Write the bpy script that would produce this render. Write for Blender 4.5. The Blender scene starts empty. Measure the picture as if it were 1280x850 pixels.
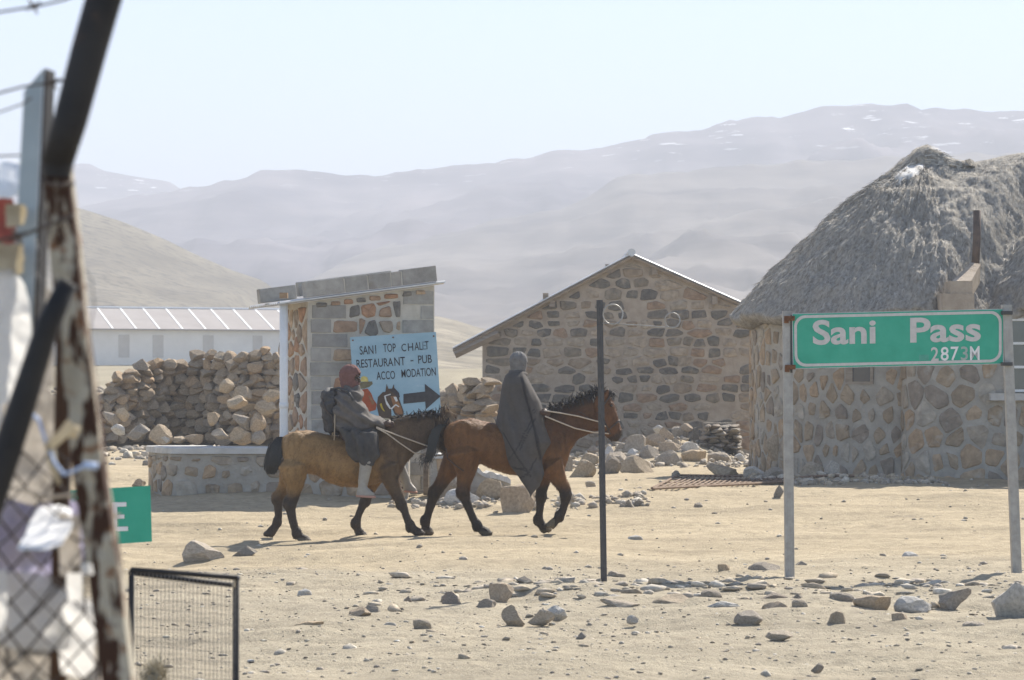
import bpy, bmesh, math, random
import numpy as np
from mathutils import Vector, Matrix

R = random.Random(11)
NR = np.random.RandomState(5)
scene = bpy.context.scene
C = scene.collection

# ------------------------------------------------------------------ camera, sky, sun, exposure
FPX = 3555.0            # focal length in pixels of the 1280 wide photograph
HOR = 485.0             # horizon row
EYE = 1.7               # eye height
cam_d = bpy.data.cameras.new('camera')
cam = bpy.data.objects.new('camera', cam_d)
C.objects.link(cam)
cam.location = (0, 0, EYE)
cam.rotation_euler = (math.radians(90), 0, 0)
cam_d.sensor_width = 36.0
cam_d.lens = FPX / 1280 * 36.0
cam_d.shift_y = (HOR - 425.0) / 1280.0
cam_d.clip_start = 0.1
cam_d.clip_end = 20000
cam_d.dof.use_dof = True
cam_d.dof.focus_distance = 31.0
cam_d.dof.aperture_fstop = 7.5
scene.camera = cam

SUN_EL, SUN_AZ = math.radians(43.0), math.radians(32.0)   # azimuth from +Y towards +X
world = bpy.data.worlds.new('World')
scene.world = world
world.use_nodes = True
wn = world.node_tree.nodes
bg = wn['Background']
sky = wn.new('ShaderNodeTexSky')
sky.sky_type = 'NISHITA'
sky.sun_disc = False
sky.sun_elevation = SUN_EL
sky.sun_rotation = SUN_AZ
sky.altitude = 2800
sky.air_density = 0.9
sky.dust_density = 1.7
sky.ozone_density = 1.0
world.node_tree.links.new(sky.outputs[0], bg.inputs['Color'])
bg.inputs['Strength'].default_value = 0.1
sun_d = bpy.data.lights.new('sun', 'SUN')
sun_d.energy = 5.0
sun_d.angle = math.radians(0.55)
sun_d.color = (1.0, 0.94, 0.84)
sun = bpy.data.objects.new('sun', sun_d)
C.objects.link(sun)
sdir = Vector((math.cos(SUN_EL) * math.sin(SUN_AZ), math.cos(SUN_EL) * math.cos(SUN_AZ), math.sin(SUN_EL)))
sun.rotation_euler = sdir.to_track_quat('Z', 'Y').to_euler()
sun.location = (40, 60, 80)
scene.view_settings.view_transform = 'Standard'
scene.view_settings.look = 'None'
scene.view_settings.gamma = 1.0
scene.view_settings.exposure = 1.2
scene.view_settings.use_curve_mapping = False
scene.cycles.max_bounces = 6
scene.cycles.diffuse_bounces = 3
scene.cycles.glossy_bounces = 2
scene.cycles.volume_bounces = 1
scene.cycles.transparent_max_bounces = 8
scene.cycles.use_denoising = True
HAZE_DENSITY = 0.0009

# ------------------------------------------------------------------ helpers
def W(u, v, d):
    """photo pixel (1280x850) and distance -> point in the place"""
    return np.array(((u - 640.0) * d / FPX, d, EYE - (v - HOR) * d / FPX))

def _h(ix, iy, iz, seed):
    n = (ix * 374761393 + iy * 668265263 + iz * 2147483647 + seed * 974634777) & 0xffffffff
    n = ((n ^ (n >> 13)) * 1274126177) & 0xffffffff
    n = n ^ (n >> 16)
    return (n & 0xffff) / 65535.0

def vnoise(p, seed=0):
    p = np.asarray(p, float)
    i = np.floor(p).astype(np.int64)
    f = p - i
    f = f * f * (3 - 2 * f)
    out = 0
    for dx in (0, 1):
        for dy in (0, 1):
            for dz in (0, 1):
                w = (f[..., 0] if dx else 1 - f[..., 0]) * (f[..., 1] if dy else 1 - f[..., 1]) * (f[..., 2] if dz else 1 - f[..., 2])
                out = out + w * _h(i[..., 0] + dx, i[..., 1] + dy, i[..., 2] + dz, seed)
    return out * 2 - 1

def fbm(p, oct=4, seed=0, gain=0.5):
    p = np.asarray(p, float)
    s, a = 0, 1.0
    for k in range(oct):
        s = s + a * vnoise(p, seed + k)
        p = p * 2.03 + 7.1
        a *= gain
    return s

def sstep(x, a, b):
    t = np.clip((np.asarray(x, float) - a) / (b - a), 0, 1)
    return t * t * (3 - 2 * t)

ORG = {}
def mesh(name, verts, faces, mat=None, smooth=False):
    me = bpy.data.meshes.new(name)
    me.from_pydata([tuple(map(float, v)) for v in verts], [], [tuple(int(i) for i in f) for f in faces])
    if mat: me.materials.append(mat)
    if smooth: me.polygons.foreach_set('use_smooth', [True] * len(me.polygons))
    me.update()
    return me

def mesh_np(name, verts, quads, mat=None, smooth=False):
    """fast: numpy verts (n,3) and an (m,k) face array"""
    me = bpy.data.meshes.new(name)
    verts = np.asarray(verts, np.float32); quads = np.asarray(quads, np.int32)
    m, k = quads.shape
    me.vertices.add(len(verts)); me.vertices.foreach_set('co', verts.ravel())
    me.loops.add(m * k); me.loops.foreach_set('vertex_index', quads.ravel())
    me.polygons.add(m)
    me.polygons.foreach_set('loop_start', np.arange(0, m * k, k, dtype=np.int32))
    me.polygons.foreach_set('loop_total', np.full(m, k, np.int32))
    if smooth: me.polygons.foreach_set('use_smooth', np.ones(m, bool))
    if mat: me.materials.append(mat)
    me.update(calc_edges=True)
    return me

def put(me, name, parent=None, loc=None, kind=None):
    o = bpy.data.objects.new(name, me)
    C.objects.link(o)
    if parent is not None:
        o.parent = parent
        ORG[o] = ORG[parent]
    if loc is not None: o.location = loc
    if kind: o['kind'] = kind
    return o

def tag(o, label, cat, group=None):
    o['label'] = label; o['category'] = cat
    if group: o['group'] = group
    return o

def thing(name, loc, label, cat, group=None):
    o = bpy.data.objects.new(name, None)
    C.objects.link(o)
    o.location = tuple(map(float, loc)); o.empty_display_size = 0.2
    ORG[o] = np.array(loc, float)
    return tag(o, label, cat, group)

def part(name, verts, faces, mat, parent, smooth=False, kind=None, label=None):
    """verts in world metres; parent is a thing or one of its parts (all unrotated)"""
    v = np.asarray(verts, float) - ORG[parent]
    o = put(mesh(name, v, faces, mat, smooth), name, parent, kind=kind)
    if label: o['label'] = label
    return o

class MB:
    """collects shapes for ONE mesh"""
    def __init__(s): s.v = []; s.f = []
    def add(s, v, f):
        o = len(s.v)
        s.v.extend([tuple(map(float, x)) for x in v])
        s.f.extend([tuple(int(i) + o for i in q) for q in f])
        return s
    def box(s, a, b, rot=None, ctr=None):
        (x0, y0, z0), (x1, y1, z1) = a, b
        v = np.array([(x0,y0,z0),(x1,y0,z0),(x1,y1,z0),(x0,y1,z0),(x0,y0,z1),(x1,y0,z1),(x1,y1,z1),(x0,y1,z1)], float)
        if rot is not None:
            c = v.mean(0) if ctr is None else np.array(ctr)
            v = (v - c) @ np.array(rot).T + c
        return s.add(v, [(0,3,2,1),(4,5,6,7),(0,1,5,4),(1,2,6,5),(2,3,7,6),(3,0,4,7)])
    def tube(s, pts, r, n=8, cap=True):
        pts = [np.array(p, float) for p in pts]
        rs = r if hasattr(r, '__len__') else [r] * len(pts)
        rings = []
        prev = None
        for i, p in enumerate(pts):
            a = pts[max(i - 1, 0)]; b = pts[min(i + 1, len(pts) - 1)]
            t = (b - a) / (np.linalg.norm(b - a) + 1e-12)
            if prev is None:
                up = np.array((0, 0, 1.0)) if abs(t[2]) < 0.9 else np.array((0, 1.0, 0))
                prev = np.cross(t, up)
            prev = prev - t * prev.dot(t); prev /= np.linalg.norm(prev) + 1e-12
            q = np.cross(t, prev)
            rings.append([p + rs[i] * (math.cos(2*math.pi*k/n) * prev + math.sin(2*math.pi*k/n) * q) for k in range(n)])
        return s.loft(rings, cap)
    def loft(s, rings, cap=True):
        n = len(rings[0]); v = [p for r in rings for p in r]; f = []
        for i in range(len(rings) - 1):
            for k in range(n):
                k2 = (k + 1) % n
                f.append((i*n + k, i*n + k2, (i+1)*n + k2, (i+1)*n + k))
        if cap:
            f.append(tuple(range(n - 1, -1, -1)))
            f.append(tuple((len(rings) - 1) * n + k for k in range(n)))
        return s.add(v, f)
    def ball(s, c, r, n=10, m=7):
        r = r if hasattr(r, '__len__') else (r, r, r)
        rings = []
        for i in range(1, m):
            a = math.pi * i / m
            rings.append([np.array(c) + np.array((r[0]*math.sin(a)*math.cos(2*math.pi*k/n), r[1]*math.sin(a)*math.sin(2*math.pi*k/n), -r[2]*math.cos(a))) for k in range(n)])
        return s.loft(rings)
    def build(s, name, mat, parent=None, smooth=False, kind=None, label=None):
        if parent is not None: return part(name, s.v, s.f, mat, parent, smooth, kind, label)
        return put(mesh(name, s.v, s.f, mat, smooth), name, kind=kind)

def grid_faces(nu, nv, wrap_u=False):
    """vertex index = j*nu + i"""
    i = np.arange(nu if wrap_u else nu - 1); j = np.arange(nv - 1)
    I, J = np.meshgrid(i, j)
    I2 = (I + 1) % nu
    return np.stack([J*nu + I, J*nu + I2, (J+1)*nu + I2, (J+1)*nu + I], -1).reshape(-1, 4)

def remeshed(mb, vox, smooth=4, fac=0.5):
    """the union of closed shapes as one continuous surface"""
    me = mesh('tmp', mb.v, mb.f)
    bm = bmesh.new(); bm.from_mesh(me); bmesh.ops.recalc_face_normals(bm, faces=bm.faces[:]); bm.to_mesh(me); bm.free()
    o = bpy.data.objects.new('tmp', me); C.objects.link(o)
    m = o.modifiers.new('r', 'REMESH'); m.mode = 'VOXEL'; m.voxel_size = vox; m.use_smooth_shade = True
    if smooth:
        m2 = o.modifiers.new('s', 'SMOOTH'); m2.factor = fac; m2.iterations = smooth
    dg = bpy.context.evaluated_depsgraph_get()
    me2 = bpy.data.meshes.new_from_object(o.evaluated_get(dg))
    bpy.data.objects.remove(o); bpy.data.meshes.remove(me)
    me2.polygons.foreach_set('use_smooth', [True] * len(me2.polygons))
    return me2

def co_of(me):
    a = np.empty(len(me.vertices) * 3, np.float32); me.vertices.foreach_get('co', a); return a.reshape(-1, 3).astype(float)
def no_of(me):
    a = np.empty(len(me.vertices) * 3, np.float32); me.vertices.foreach_get('normal', a); return a.reshape(-1, 3).astype(float)
def set_co(me, v):
    me.vertices.foreach_set('co', np.asarray(v, np.float32).ravel()); me.update()
def set_col(me, name, col):
    at = me.attributes.new(name, 'FLOAT_COLOR', 'POINT')
    c = np.ones((len(col), 4), np.float32); c[:, :3] = col
    at.data.foreach_set('color', c.ravel())

# ------------------------------------------------------------------ materials
def ramp(nt, stops, interp='LINEAR'):
    r = nt.nodes.new('ShaderNodeValToRGB'); cr = r.color_ramp; cr.interpolation = interp
    while len(cr.elements) > 1: cr.elements.remove(cr.elements[0])
    cr.elements[0].position = stops[0][0]; cr.elements[0].color = (*stops[0][1], 1)
    for p, c in stops[1:]:
        e = cr.elements.new(p); e.color = (*c, 1)
    return r

def noise_node(nt, co, scale, detail=4, rough=0.55, stretch=None):
    n = nt.nodes.new('ShaderNodeTexNoise')
    n.inputs['Scale'].default_value = scale; n.inputs['Detail'].default_value = detail; n.inputs['Roughness'].default_value = rough
    if stretch:
        m = nt.nodes.new('ShaderNodeMapping'); m.inputs['Scale'].default_value = stretch
        nt.links.new(co, m.inputs['Vector']); co = m.outputs[0]
    nt.links.new(co, n.inputs['Vector'])
    return n

def mixc(nt, a, b, fac, mode='MIX'):
    m = nt.nodes.new('ShaderNodeMix'); m.data_type = 'RGBA'; m.blend_type = mode
    for sock, val in ((m.inputs[0], fac), (m.inputs[6], a), (m.inputs[7], b)):
        if hasattr(val, 'is_output') or hasattr(val, 'links'): nt.links.new(val, sock)
        elif isinstance(val, (int, float)): sock.default_value = val
        else: sock.default_value = (*val, 1)
    return m.outputs[2]

def mk(name, stops, scale=6, rough=0.85, bump=0.3, bscale=None, metallic=0.0, random_stops=None, attr=None, detail=5,
       stretch=None, bdist=0.02, speck=None, grime=None, spec=0.3, coord='Object', attr_mul=True):
    """stops: noise colour ramp; random_stops: one flat colour per object, tinted by the noise; attr: vertex colour of the thing itself"""
    m = bpy.data.materials.new(name); m.use_nodes = True
    nt = m.node_tree; b = nt.nodes['Principled BSDF']
    tc = nt.nodes.new('ShaderNodeTexCoord'); co = tc.outputs[coord]
    n = noise_node(nt, co, scale, detail, 0.6, stretch)
    col = None
    if random_stops:
        oi = nt.nodes.new('ShaderNodeObjectInfo')
        k = len(random_stops)
        rr = ramp(nt, [(i / k, c) for i, c in enumerate(random_stops)], 'CONSTANT')
        nt.links.new(oi.outputs['Random'], rr.inputs[0])
        # shift the noise per object so that copies differ
        va = nt.nodes.new('ShaderNodeVectorMath'); va.operation = 'ADD'
        cx = nt.nodes.new('ShaderNodeCombineXYZ'); mm = nt.nodes.new('ShaderNodeMath'); mm.operation = 'MULTIPLY'; mm.inputs[1].default_value = 57.0
        nt.links.new(oi.outputs['Random'], mm.inputs[0]); nt.links.new(mm.outputs[0], cx.inputs[0]); nt.links.new(mm.outputs[0], cx.inputs[2])
        nt.links.new(co, va.inputs[0]); nt.links.new(cx.outputs[0], va.inputs[1])
        co = va.outputs[0]
        n = noise_node(nt, co, scale, detail, 0.6, stretch)
        r = ramp(nt, stops); nt.links.new(n.outputs[0], r.inputs[0])
        col = mixc(nt, rr.outputs[0], r.outputs[0], 1.0, 'MULTIPLY')
    elif attr:
        a = nt.nodes.new('ShaderNodeAttribute'); a.attribute_name = attr
        r = ramp(nt, stops); nt.links.new(n.outputs[0], r.inputs[0])
        col = mixc(nt, a.outputs['Color'], r.outputs[0], 1.0, 'MULTIPLY')
    else:
        r = ramp(nt, stops); nt.links.new(n.outputs[0], r.inputs[0]); col = r.outputs[0]
    if speck:       # (scale, threshold, colour, softness)
        n3 = noise_node(nt, co, speck[0], 6, 0.65)
        r3 = ramp(nt, [(speck[1], (0, 0, 0)), (min(1, speck[1] + speck[3]), (1, 1, 1))]); nt.links.new(n3.outputs[0], r3.inputs[0])
        col = mixc(nt, col, speck[2], r3.outputs[0])
    if grime:
        n4 = noise_node(nt, co, grime[0], 4, 0.6, grime[3] if len(grime) > 3 else None)
        r4 = ramp(nt, [(grime[1], (0, 0, 0)), (min(1, grime[1] + (grime[4] if len(grime) > 4 else 0.2)), (1, 1, 1))]); nt.links.new(n4.outputs[0], r4.inputs[0])
        col = mixc(nt, col, grime[2], r4.outputs[0])
    nt.links.new(col, b.inputs['Base Color'])
    b.inputs['Roughness'].default_value = rough; b.inputs['Metallic'].default_value = metallic
    b.inputs['Specular IOR Level'].default_value = spec
    if bump:
        nb = noise_node(nt, co, bscale or scale * 4, 6, 0.65, stretch)
        bp = nt.nodes.new('ShaderNodeBump'); bp.inputs['Strength'].default_value = bump; bp.inputs['Distance'].default_value = bdist
        nt.links.new(nb.outputs[0], bp.inputs['Height']); nt.links.new(bp.outputs[0], b.inputs['Normal'])
    return m

G = lambda x: (x, x, x)
def tint(c, k): return tuple(x * k for x in c)
TEX = [(0.25, G(0.62)), (0.5, G(0.95)), (0.75, G(1.3))]
M = {}
M['stone_wall'] = mk('brown_wall_stone', TEX, 9, .9, .6, 40, bdist=.02, random_stops=[(.29,.225,.16),(.165,.148,.122),(.34,.275,.205),(.15,.137,.115),(.35,.29,.22),(.22,.185,.14),(.31,.215,.145),(.185,.163,.135),(.37,.30,.225),(.14,.127,.11)], grime=(3.2,.56,(.385,.32,.245)))
M['mortar_brown'] = mk('tan_mortar', [(.3,(.31,.25,.19)),(.6,(.42,.35,.275)),(.8,(.48,.41,.33))], 3.5, .95, .8, 22, bdist=.03)
M['stone_hut'] = mk('hut_wall_stone', TEX, 7, .9, .6, 40, bdist=.02, random_stops=[(.36,.28,.195),(.30,.235,.165),(.41,.305,.205),(.27,.225,.18),(.37,.31,.24),(.39,.28,.18),(.41,.365,.30),(.33,.255,.175)], grime=(3.0,.58,(.45,.415,.36)))
M['mortar_grey'] = mk('grey_mortar', [(.3,(.31,.28,.235)),(.6,(.42,.385,.33)),(.8,(.50,.46,.40))], 3, .95, .9, 18, bdist=.03)
M['stone_kiosk'] = mk('kiosk_stone', TEX, 9, .9, .5, 40, random_stops=[(.42,.265,.165),(.35,.24,.165),(.40,.235,.145),(.19,.175,.155),(.42,.31,.215),(.33,.26,.195)])
M['mortar_pale'] = mk('pale_mortar', [(.3,(.42,.385,.325)),(.7,(.56,.52,.45))], 6, .95, .6, 30)
M['block'] = mk('concrete_block', [(.25,G(.72)),(.5,G(.95)),(.75,G(1.2))], 7, .95, .5, 60, random_stops=[(.33,.315,.285),(.38,.36,.325),(.31,.295,.27),(.36,.335,.30)], grime=(2.5,.6,(.20,.175,.14)))
M['dry_stone'] = mk('dry_wall_stone', TEX, 5, .92, .6, 26, bdist=.03, random_stops=[(.37,.285,.195),(.33,.26,.185),(.41,.325,.23),(.30,.24,.175),(.37,.275,.18),(.42,.295,.18)])
M['rock'] = mk('loose_rock', TEX, 6, .92, .6, 30, bdist=.02, random_stops=[(.41,.345,.265),(.36,.305,.24),(.44,.375,.295),(.33,.285,.23),(.39,.315,.225)])
M['rock_dark'] = mk('dark_rock', TEX, 6, .9, .6, 30, random_stops=[(.27,.235,.19),(.31,.27,.22),(.29,.24,.19)])
M['rock_pale'] = mk('pale_rock', TEX, 6, .9, .5, 30, random_stops=[(.50,.47,.42),(.46,.42,.36),(.55,.52,.47)])
M['rock_orange'] = mk('ochre_rock', TEX, 6, .9, .5, 30, random_stops=[(.44,.335,.22),(.41,.32,.225),(.46,.36,.245)])
M['cement'] = mk('cement_cap', [(.3,(.42,.40,.36)),(.7,(.58,.56,.52))], 4, .9, .5, 25)
M['thatch'] = mk('weathered_thatch', [(.25,(.17,.15,.122)),(.44,(.34,.31,.265)),(.58,(.45,.415,.36)),(.8,(.62,.575,.505))], 11, .95, 1.0, 34, bdist=.05, stretch=(1.6,1.6,.9), detail=9)
M['straw'] = mk('straw', TEX, 3, .8, 0, attr='tint')
M['plaster'] = mk('white_plaster', [(.32,(.40,.37,.33)),(.5,(.66,.63,.58)),(.7,(.78,.76,.72))], 9, .95, .8, 20)
M['timber'] = mk('grey_timber', [(.3,(.22,.18,.14)),(.7,(.36,.30,.24))], 4, .9, .4, 20, stretch=(1,1,6))
M['iron_sheet'] = mk('weathered_iron_sheet', [(.3,(.42,.42,.42)),(.7,(.58,.58,.57))], 3, .45, .1, 20, metallic=.55, grime=(2,.62,(.27,.21,.16)))
M['white_pipe'] = mk('white_pipe_paint', [(.3,(.70,.69,.66)),(.7,(.82,.81,.79))], 5, .5, .1, 30, grime=(4,.66,(.50,.40,.27)))
M['galv'] = mk('galvanised_steel', [(.3,(.29,.275,.25)),(.7,(.41,.39,.36))], 14, .5, .12, 60, metallic=.35, grime=(9,.68,(.22,.15,.10)))
M['galv_post'] = mk('galvanised_angle', [(.3,(.30,.35,.38)),(.7,(.40,.45,.47))], 10, .5, .1, 40, metallic=.25, grime=(22,.66,(.22,.18,.14)))
M['rust'] = mk('rust', [(.3,(.10,.045,.022)),(.6,(.20,.09,.04)),(.8,(.28,.14,.07))], 20, .95, .5, 60)
M['dark_steel'] = mk('dark_painted_steel', [(.3,(.045,.045,.047)),(.7,(.075,.073,.072))], 18, .55, .15, 60, grime=(16,.66,(.12,.085,.06)))
M['black_iron'] = mk('blackened_iron', [(.3,(.012,.011,.012)),(.7,(.028,.026,.026))], 12, .6, .2, 60, grime=(14,.62,(.075,.04,.025)))
M['flaking'] = mk('flaking_cream_paint_on_rust', [(.3,(.30,.26,.19)),(.6,(.46,.42,.34)),(.8,(.56,.52,.44))], 14, .85, .5, 50, stretch=(1,1,.5),
                  grime=(24,.47,(.05,.023,.013),(1.0,1.0,.30),.05), speck=(36,.56,(.20,.10,.05),.05))
M['wire'] = mk('dull_wire', [(.3,(.13,.125,.12)),(.7,(.24,.23,.22))], 30, .6, 0, metallic=.3)
M['wire_dark'] = mk('rusty_dark_wire', [(.3,(.05,.04,.035)),(.7,(.11,.085,.07))], 30, .7, 0)
M['grate'] = mk('rusty_grating', [(.3,(.15,.095,.06)),(.7,(.26,.19,.14))], 12, .9, .2, 60)
M['sign_green'] = mk('green_sign_face', [(.3,(.027,.315,.205)),(.5,(.036,.36,.235)),(.7,(.05,.39,.26))], 5, .42, .03, 40, speck=(45,.71,(.02,.10,.08),.03), grime=(7,.66,(.10,.30,.23)))
M['sign_white'] = mk('grey_white_reflective', [(.3,(.50,.47,.44)),(.7,(.60,.57,.54))], 25, .5, .05, 60, grime=(12,.66,(.42,.38,.34)))
M['sign_white2'] = mk('bright_white_numeral', [(.3,(.70,.69,.67)),(.7,(.80,.79,.77))], 25, .5, 0)
M['sign_faded'] = mk('faded_numeral', [(.3,(.30,.37,.33)),(.7,(.38,.43,.39))], 25, .5, 0)
M['sign_pale_edge'] = mk('sign_edge_aluminium', [(.3,(.45,.45,.44)),(.7,(.6,.6,.59))], 12, .5, .1, 40, metallic=.3)
M['board_blue'] = mk('sky_blue_board_paint', [(.25,(.225,.365,.45)),(.5,(.275,.42,.505)),(.72,(.335,.475,.55))], 2.2, .7, .15, 40, stretch=(1,1,2), grime=(3.5,.63,(.52,.62,.66),(1,1,1.8)), speck=(30,.70,(.60,.66,.68),.04))
M['board_black'] = mk('flaking_black_letters', [(.3,(.02,.024,.03)),(.7,(.05,.055,.065))], 12, .7, 0, grime=(22,.605,(.20,.33,.41)))
M['board_black2'] = mk('black_arrow_paint', [(.3,(.025,.026,.03)),(.7,(.055,.055,.06))], 12, .7, 0)
M['board_faint'] = mk('almost_gone_letter', [(.3,(.09,.15,.19)),(.7,(.20,.30,.36))], 12, .7, 0)
for nm, c in dict(paint_red=(.33,.075,.028), paint_yellow=(.55,.46,.15), paint_olive=(.16,.14,.08), paint_brown=(.075,.05,.035), paint_tan=(.26,.13,.06), paint_white=(.60,.60,.58), paint_gold=(.45,.34,.04)).items():
    M[nm] = mk(nm, [(.3, tint(c, .75)), (.7, tint(c, 1.2))], 16, .75, 0)
M['wall_white'] = mk('dusty_white_wall', [(.3,(.74,.70,.64)),(.7,(.83,.79,.73))], .8, .9, .1)
M['roof_pale'] = mk('pale_iron_roof', [(.3,(.30,.27,.255)),(.7,(.35,.32,.305))], .5, .9, 0)
M['seam_white'] = mk('roof_seam', [(.3,(.75,.75,.74)),(.7,(.82,.82,.81))], 1, .6, 0)
M['opening'] = mk('dusty_shutter', [(.3,(.52,.48,.43)),(.7,(.58,.54,.49))], 2, .8, 0)
M['glass'] = mk('window_glass', [(.3,(.05,.055,.06)),(.7,(.08,.085,.09))], 3, .08, 0, spec=.6)
M['white_paint'] = mk('white_frame_paint', [(.3,(.66,.66,.64)),(.7,(.78,.78,.76))], 8, .5, .1, 40)
M['skin'] = mk('dark_skin', [(.3,(.055,.030,.02)),(.7,(.085,.048,.032))], 20, .5, .1, 90)
M['coat'] = mk('horse_coat', [(.25,G(.66)),(.5,G(1.0)),(.75,G(1.36))], 13, .62, .6, 70, attr='coat', bdist=.014, stretch=(1,1,.55), spec=.25, detail=8)
M['hair_black'] = mk('black_horse_hair', [(.3,(.012,.011,.011)),(.7,(.03,.027,.025))], 6, .42, 0, spec=.5)
M['hair_mane'] = mk('brown_black_mane', [(.3,(.018,.014,.012)),(.7,(.05,.038,.03))], 9, .45, 0, spec=.5)
M['hair_tan'] = mk('sun_bleached_forelock', [(.3,(.22,.15,.09)),(.7,(.36,.26,.16))], 9, .6, 0)
M['eye'] = mk('horse_eye', [(.3,(.01,.008,.006)),(.7,(.015,.012,.01))], 9, .1, 0, spec=.6)
M['rope'] = mk('pale_rope', [(.3,(.40,.33,.25)),(.7,(.55,.47,.37))], 40, .8, .2, 120)
M['leather'] = mk('dark_leather', [(.3,(.04,.03,.025)),(.7,(.075,.055,.045))], 20, .6, .2, 60)
M['wool_grey'] = mk('grey_wool', [(.3,(.088,.078,.070)),(.7,(.135,.120,.108))], 14, .95, .4, 120, bdist=.006)
M['blanket'] = mk('grey_wool_blanket', [(.25,G(.85)),(.75,G(1.15))], 16, .95, .4, 120, attr='weave', bdist=.006)
M['robe'] = mk('charcoal_robe', [(.3,(.045,.042,.04)),(.7,(.078,.073,.069))], 10, .9, .4, 90, bdist=.006)
M['knit_maroon'] = mk('maroon_knit', [(.3,(.13,.062,.054)),(.7,(.195,.10,.088))], 22, .95, .5, 90, bdist=.006)
M['knit_grey'] = mk('grey_knit', [(.3,(.125,.12,.115)),(.7,(.19,.185,.18))], 22, .95, .5, 90, bdist=.006)
M['rubber_white'] = mk('dusty_white_rubber', [(.3,(.27,.24,.20)),(.7,(.38,.35,.30))], 9, .5, .1, 40, grime=(7,.6,(.36,.30,.22)))
M['sole'] = mk('pinkish_sole', [(.3,(.42,.22,.16)),(.7,(.52,.29,.22))], 12, .7, 0)
M['pack'] = mk('black_pack_nylon', [(.3,(.03,.03,.033)),(.7,(.075,.073,.072))], 10, .7, .3, 60)
M['bag_white'] = mk('white_plastic_bag', [(.3,(.82,.81,.79)),(.7,(.90,.89,.87))], 10, .35, .3, 40, spec=.5)
M['bag_bright'] = mk('bright_white_plastic', [(.3,(.82,.81,.79)),(.7,(.90,.89,.87))], 10, .4, .3, 40, spec=.4)
M['bag_grey'] = mk('grimy_plastic_sheet', [(.3,(.48,.45,.41)),(.6,(.60,.57,.53)),(.8,(.72,.69,.65))], 14, .4, .3, 40, spec=.5)
M['bag_blue'] = mk('lilac_plastic_bag', [(.3,(.50,.48,.60)),(.7,(.68,.66,.74))], 12, .35, .3, 40, spec=.5)
M['rag_cream'] = mk('cream_rag', [(.3,(.50,.44,.33)),(.7,(.70,.65,.54))], 14, .9, .3, 50)
M['rag_red'] = mk('red_plastic', [(.3,(.28,.12,.11)),(.7,(.36,.18,.16))], 14, .5, .2, 50)
M['twine_blue'] = mk('blue_twine', [(.3,(.36,.47,.68)),(.7,(.48,.58,.78))], 30, .6, 0)
M['dry_tuft'] = mk('dry_straw_tuft', [(.3,(.38,.32,.22)),(.7,(.58,.52,.40))], 14, .9, 0)

def translucent(m, k):
    nt = m.node_tree; out = nt.nodes['Material Output']; b = nt.nodes['Principled BSDF']
    t = nt.nodes.new('ShaderNodeBsdfTranslucent'); mx = nt.nodes.new('ShaderNodeMixShader'); mx.inputs[0].default_value = k
    nt.links.new(b.inputs['Base Color'].links[0].from_socket, t.inputs['Color'])
    nt.links.new(b.outputs[0], mx.inputs[1]); nt.links.new(t.outputs[0], mx.inputs[2]); nt.links.new(mx.outputs[0], out.inputs['Surface'])
for k_ in ('bag_white', 'bag_grey', 'bag_blue', 'rag_cream', 'rag_red'): translucent(M[k_], .72)
# ------------------------------------------------------------------ ground
_GY = [-80, 0, 16, 24, 29, 33, 36, 38.5, 45, 55, 62, 66, 80, 100, 150, 200, 350, 600, 1000, 3000, 9000]
_GZ = [0, 0, 0, 0, .0, .02, .13, .28, .24, .16, .10, .25, .55, .95, 1.95, 3.0, 7.0, 11, 16, 40, 60]
def gbase(x, y):
    x = np.asarray(x, float); y = np.asarray(y, float)
    z = np.interp(y, _GY, _GZ)
    z = z + .28 * sstep(-x, 3.0, 6.0) * np.exp(-((y - 60) / 12) ** 2)          # rise to the ruined wall
    z = z - .09 * sstep(-x, 1.0, 2.6) * np.exp(-((y - 31.5) / 2.6) ** 2)
    z = z + .06 * np.exp(-((y - 23.6) / .9) ** 2) * sstep(x, -1.4, .3)         # the low ridge of stones
    z = z - .08 * (1 - sstep(y, 29.0, 29.5)) * sstep(y, 25.5, 28.5) * sstep(-x, .6, 1.6) * (1 - sstep(-x, 4, 5.5))
    z = z + .52 * np.exp(-(((x - 2.9) / 1.7) ** 2 + ((y - 58.8) / 2.2) ** 2))     # spoil under the rubble
    z = z + .10 * np.exp(-(((x - 5.5) / 2.5) ** 2 + ((y - 44.5) / .9) ** 2))
    return z
def gnoise(x, y):
    x = np.asarray(x, float); y = np.asarray(y, float)
    p = np.stack([x, y, np.zeros_like(x)], -1)
    near = 1 - sstep(y, 80, 140)
    rough = .55 + .45 * (1 - sstep(y, 25, 30))
    n = .045 * fbm(p * .55, 3, 3) + .020 * fbm(p * 2.2, 3, 7) * rough + .010 * fbm(p * np.array((7, 5, 1.)), 3, 9) * rough
    # wheel ruts and hoof-worn ripples run along the track
    n = n + .014 * fbm(p * np.array((.5, 4.5, 1.)), 3, 21)
    return n * (near + .0) + (1 - near) * .35 * fbm(p * .03, 3, 5)
def gz(x, y):
    return float(gbase(x, y) + gnoise(np.array([x], float), np.array([y], float))[0])

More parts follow.
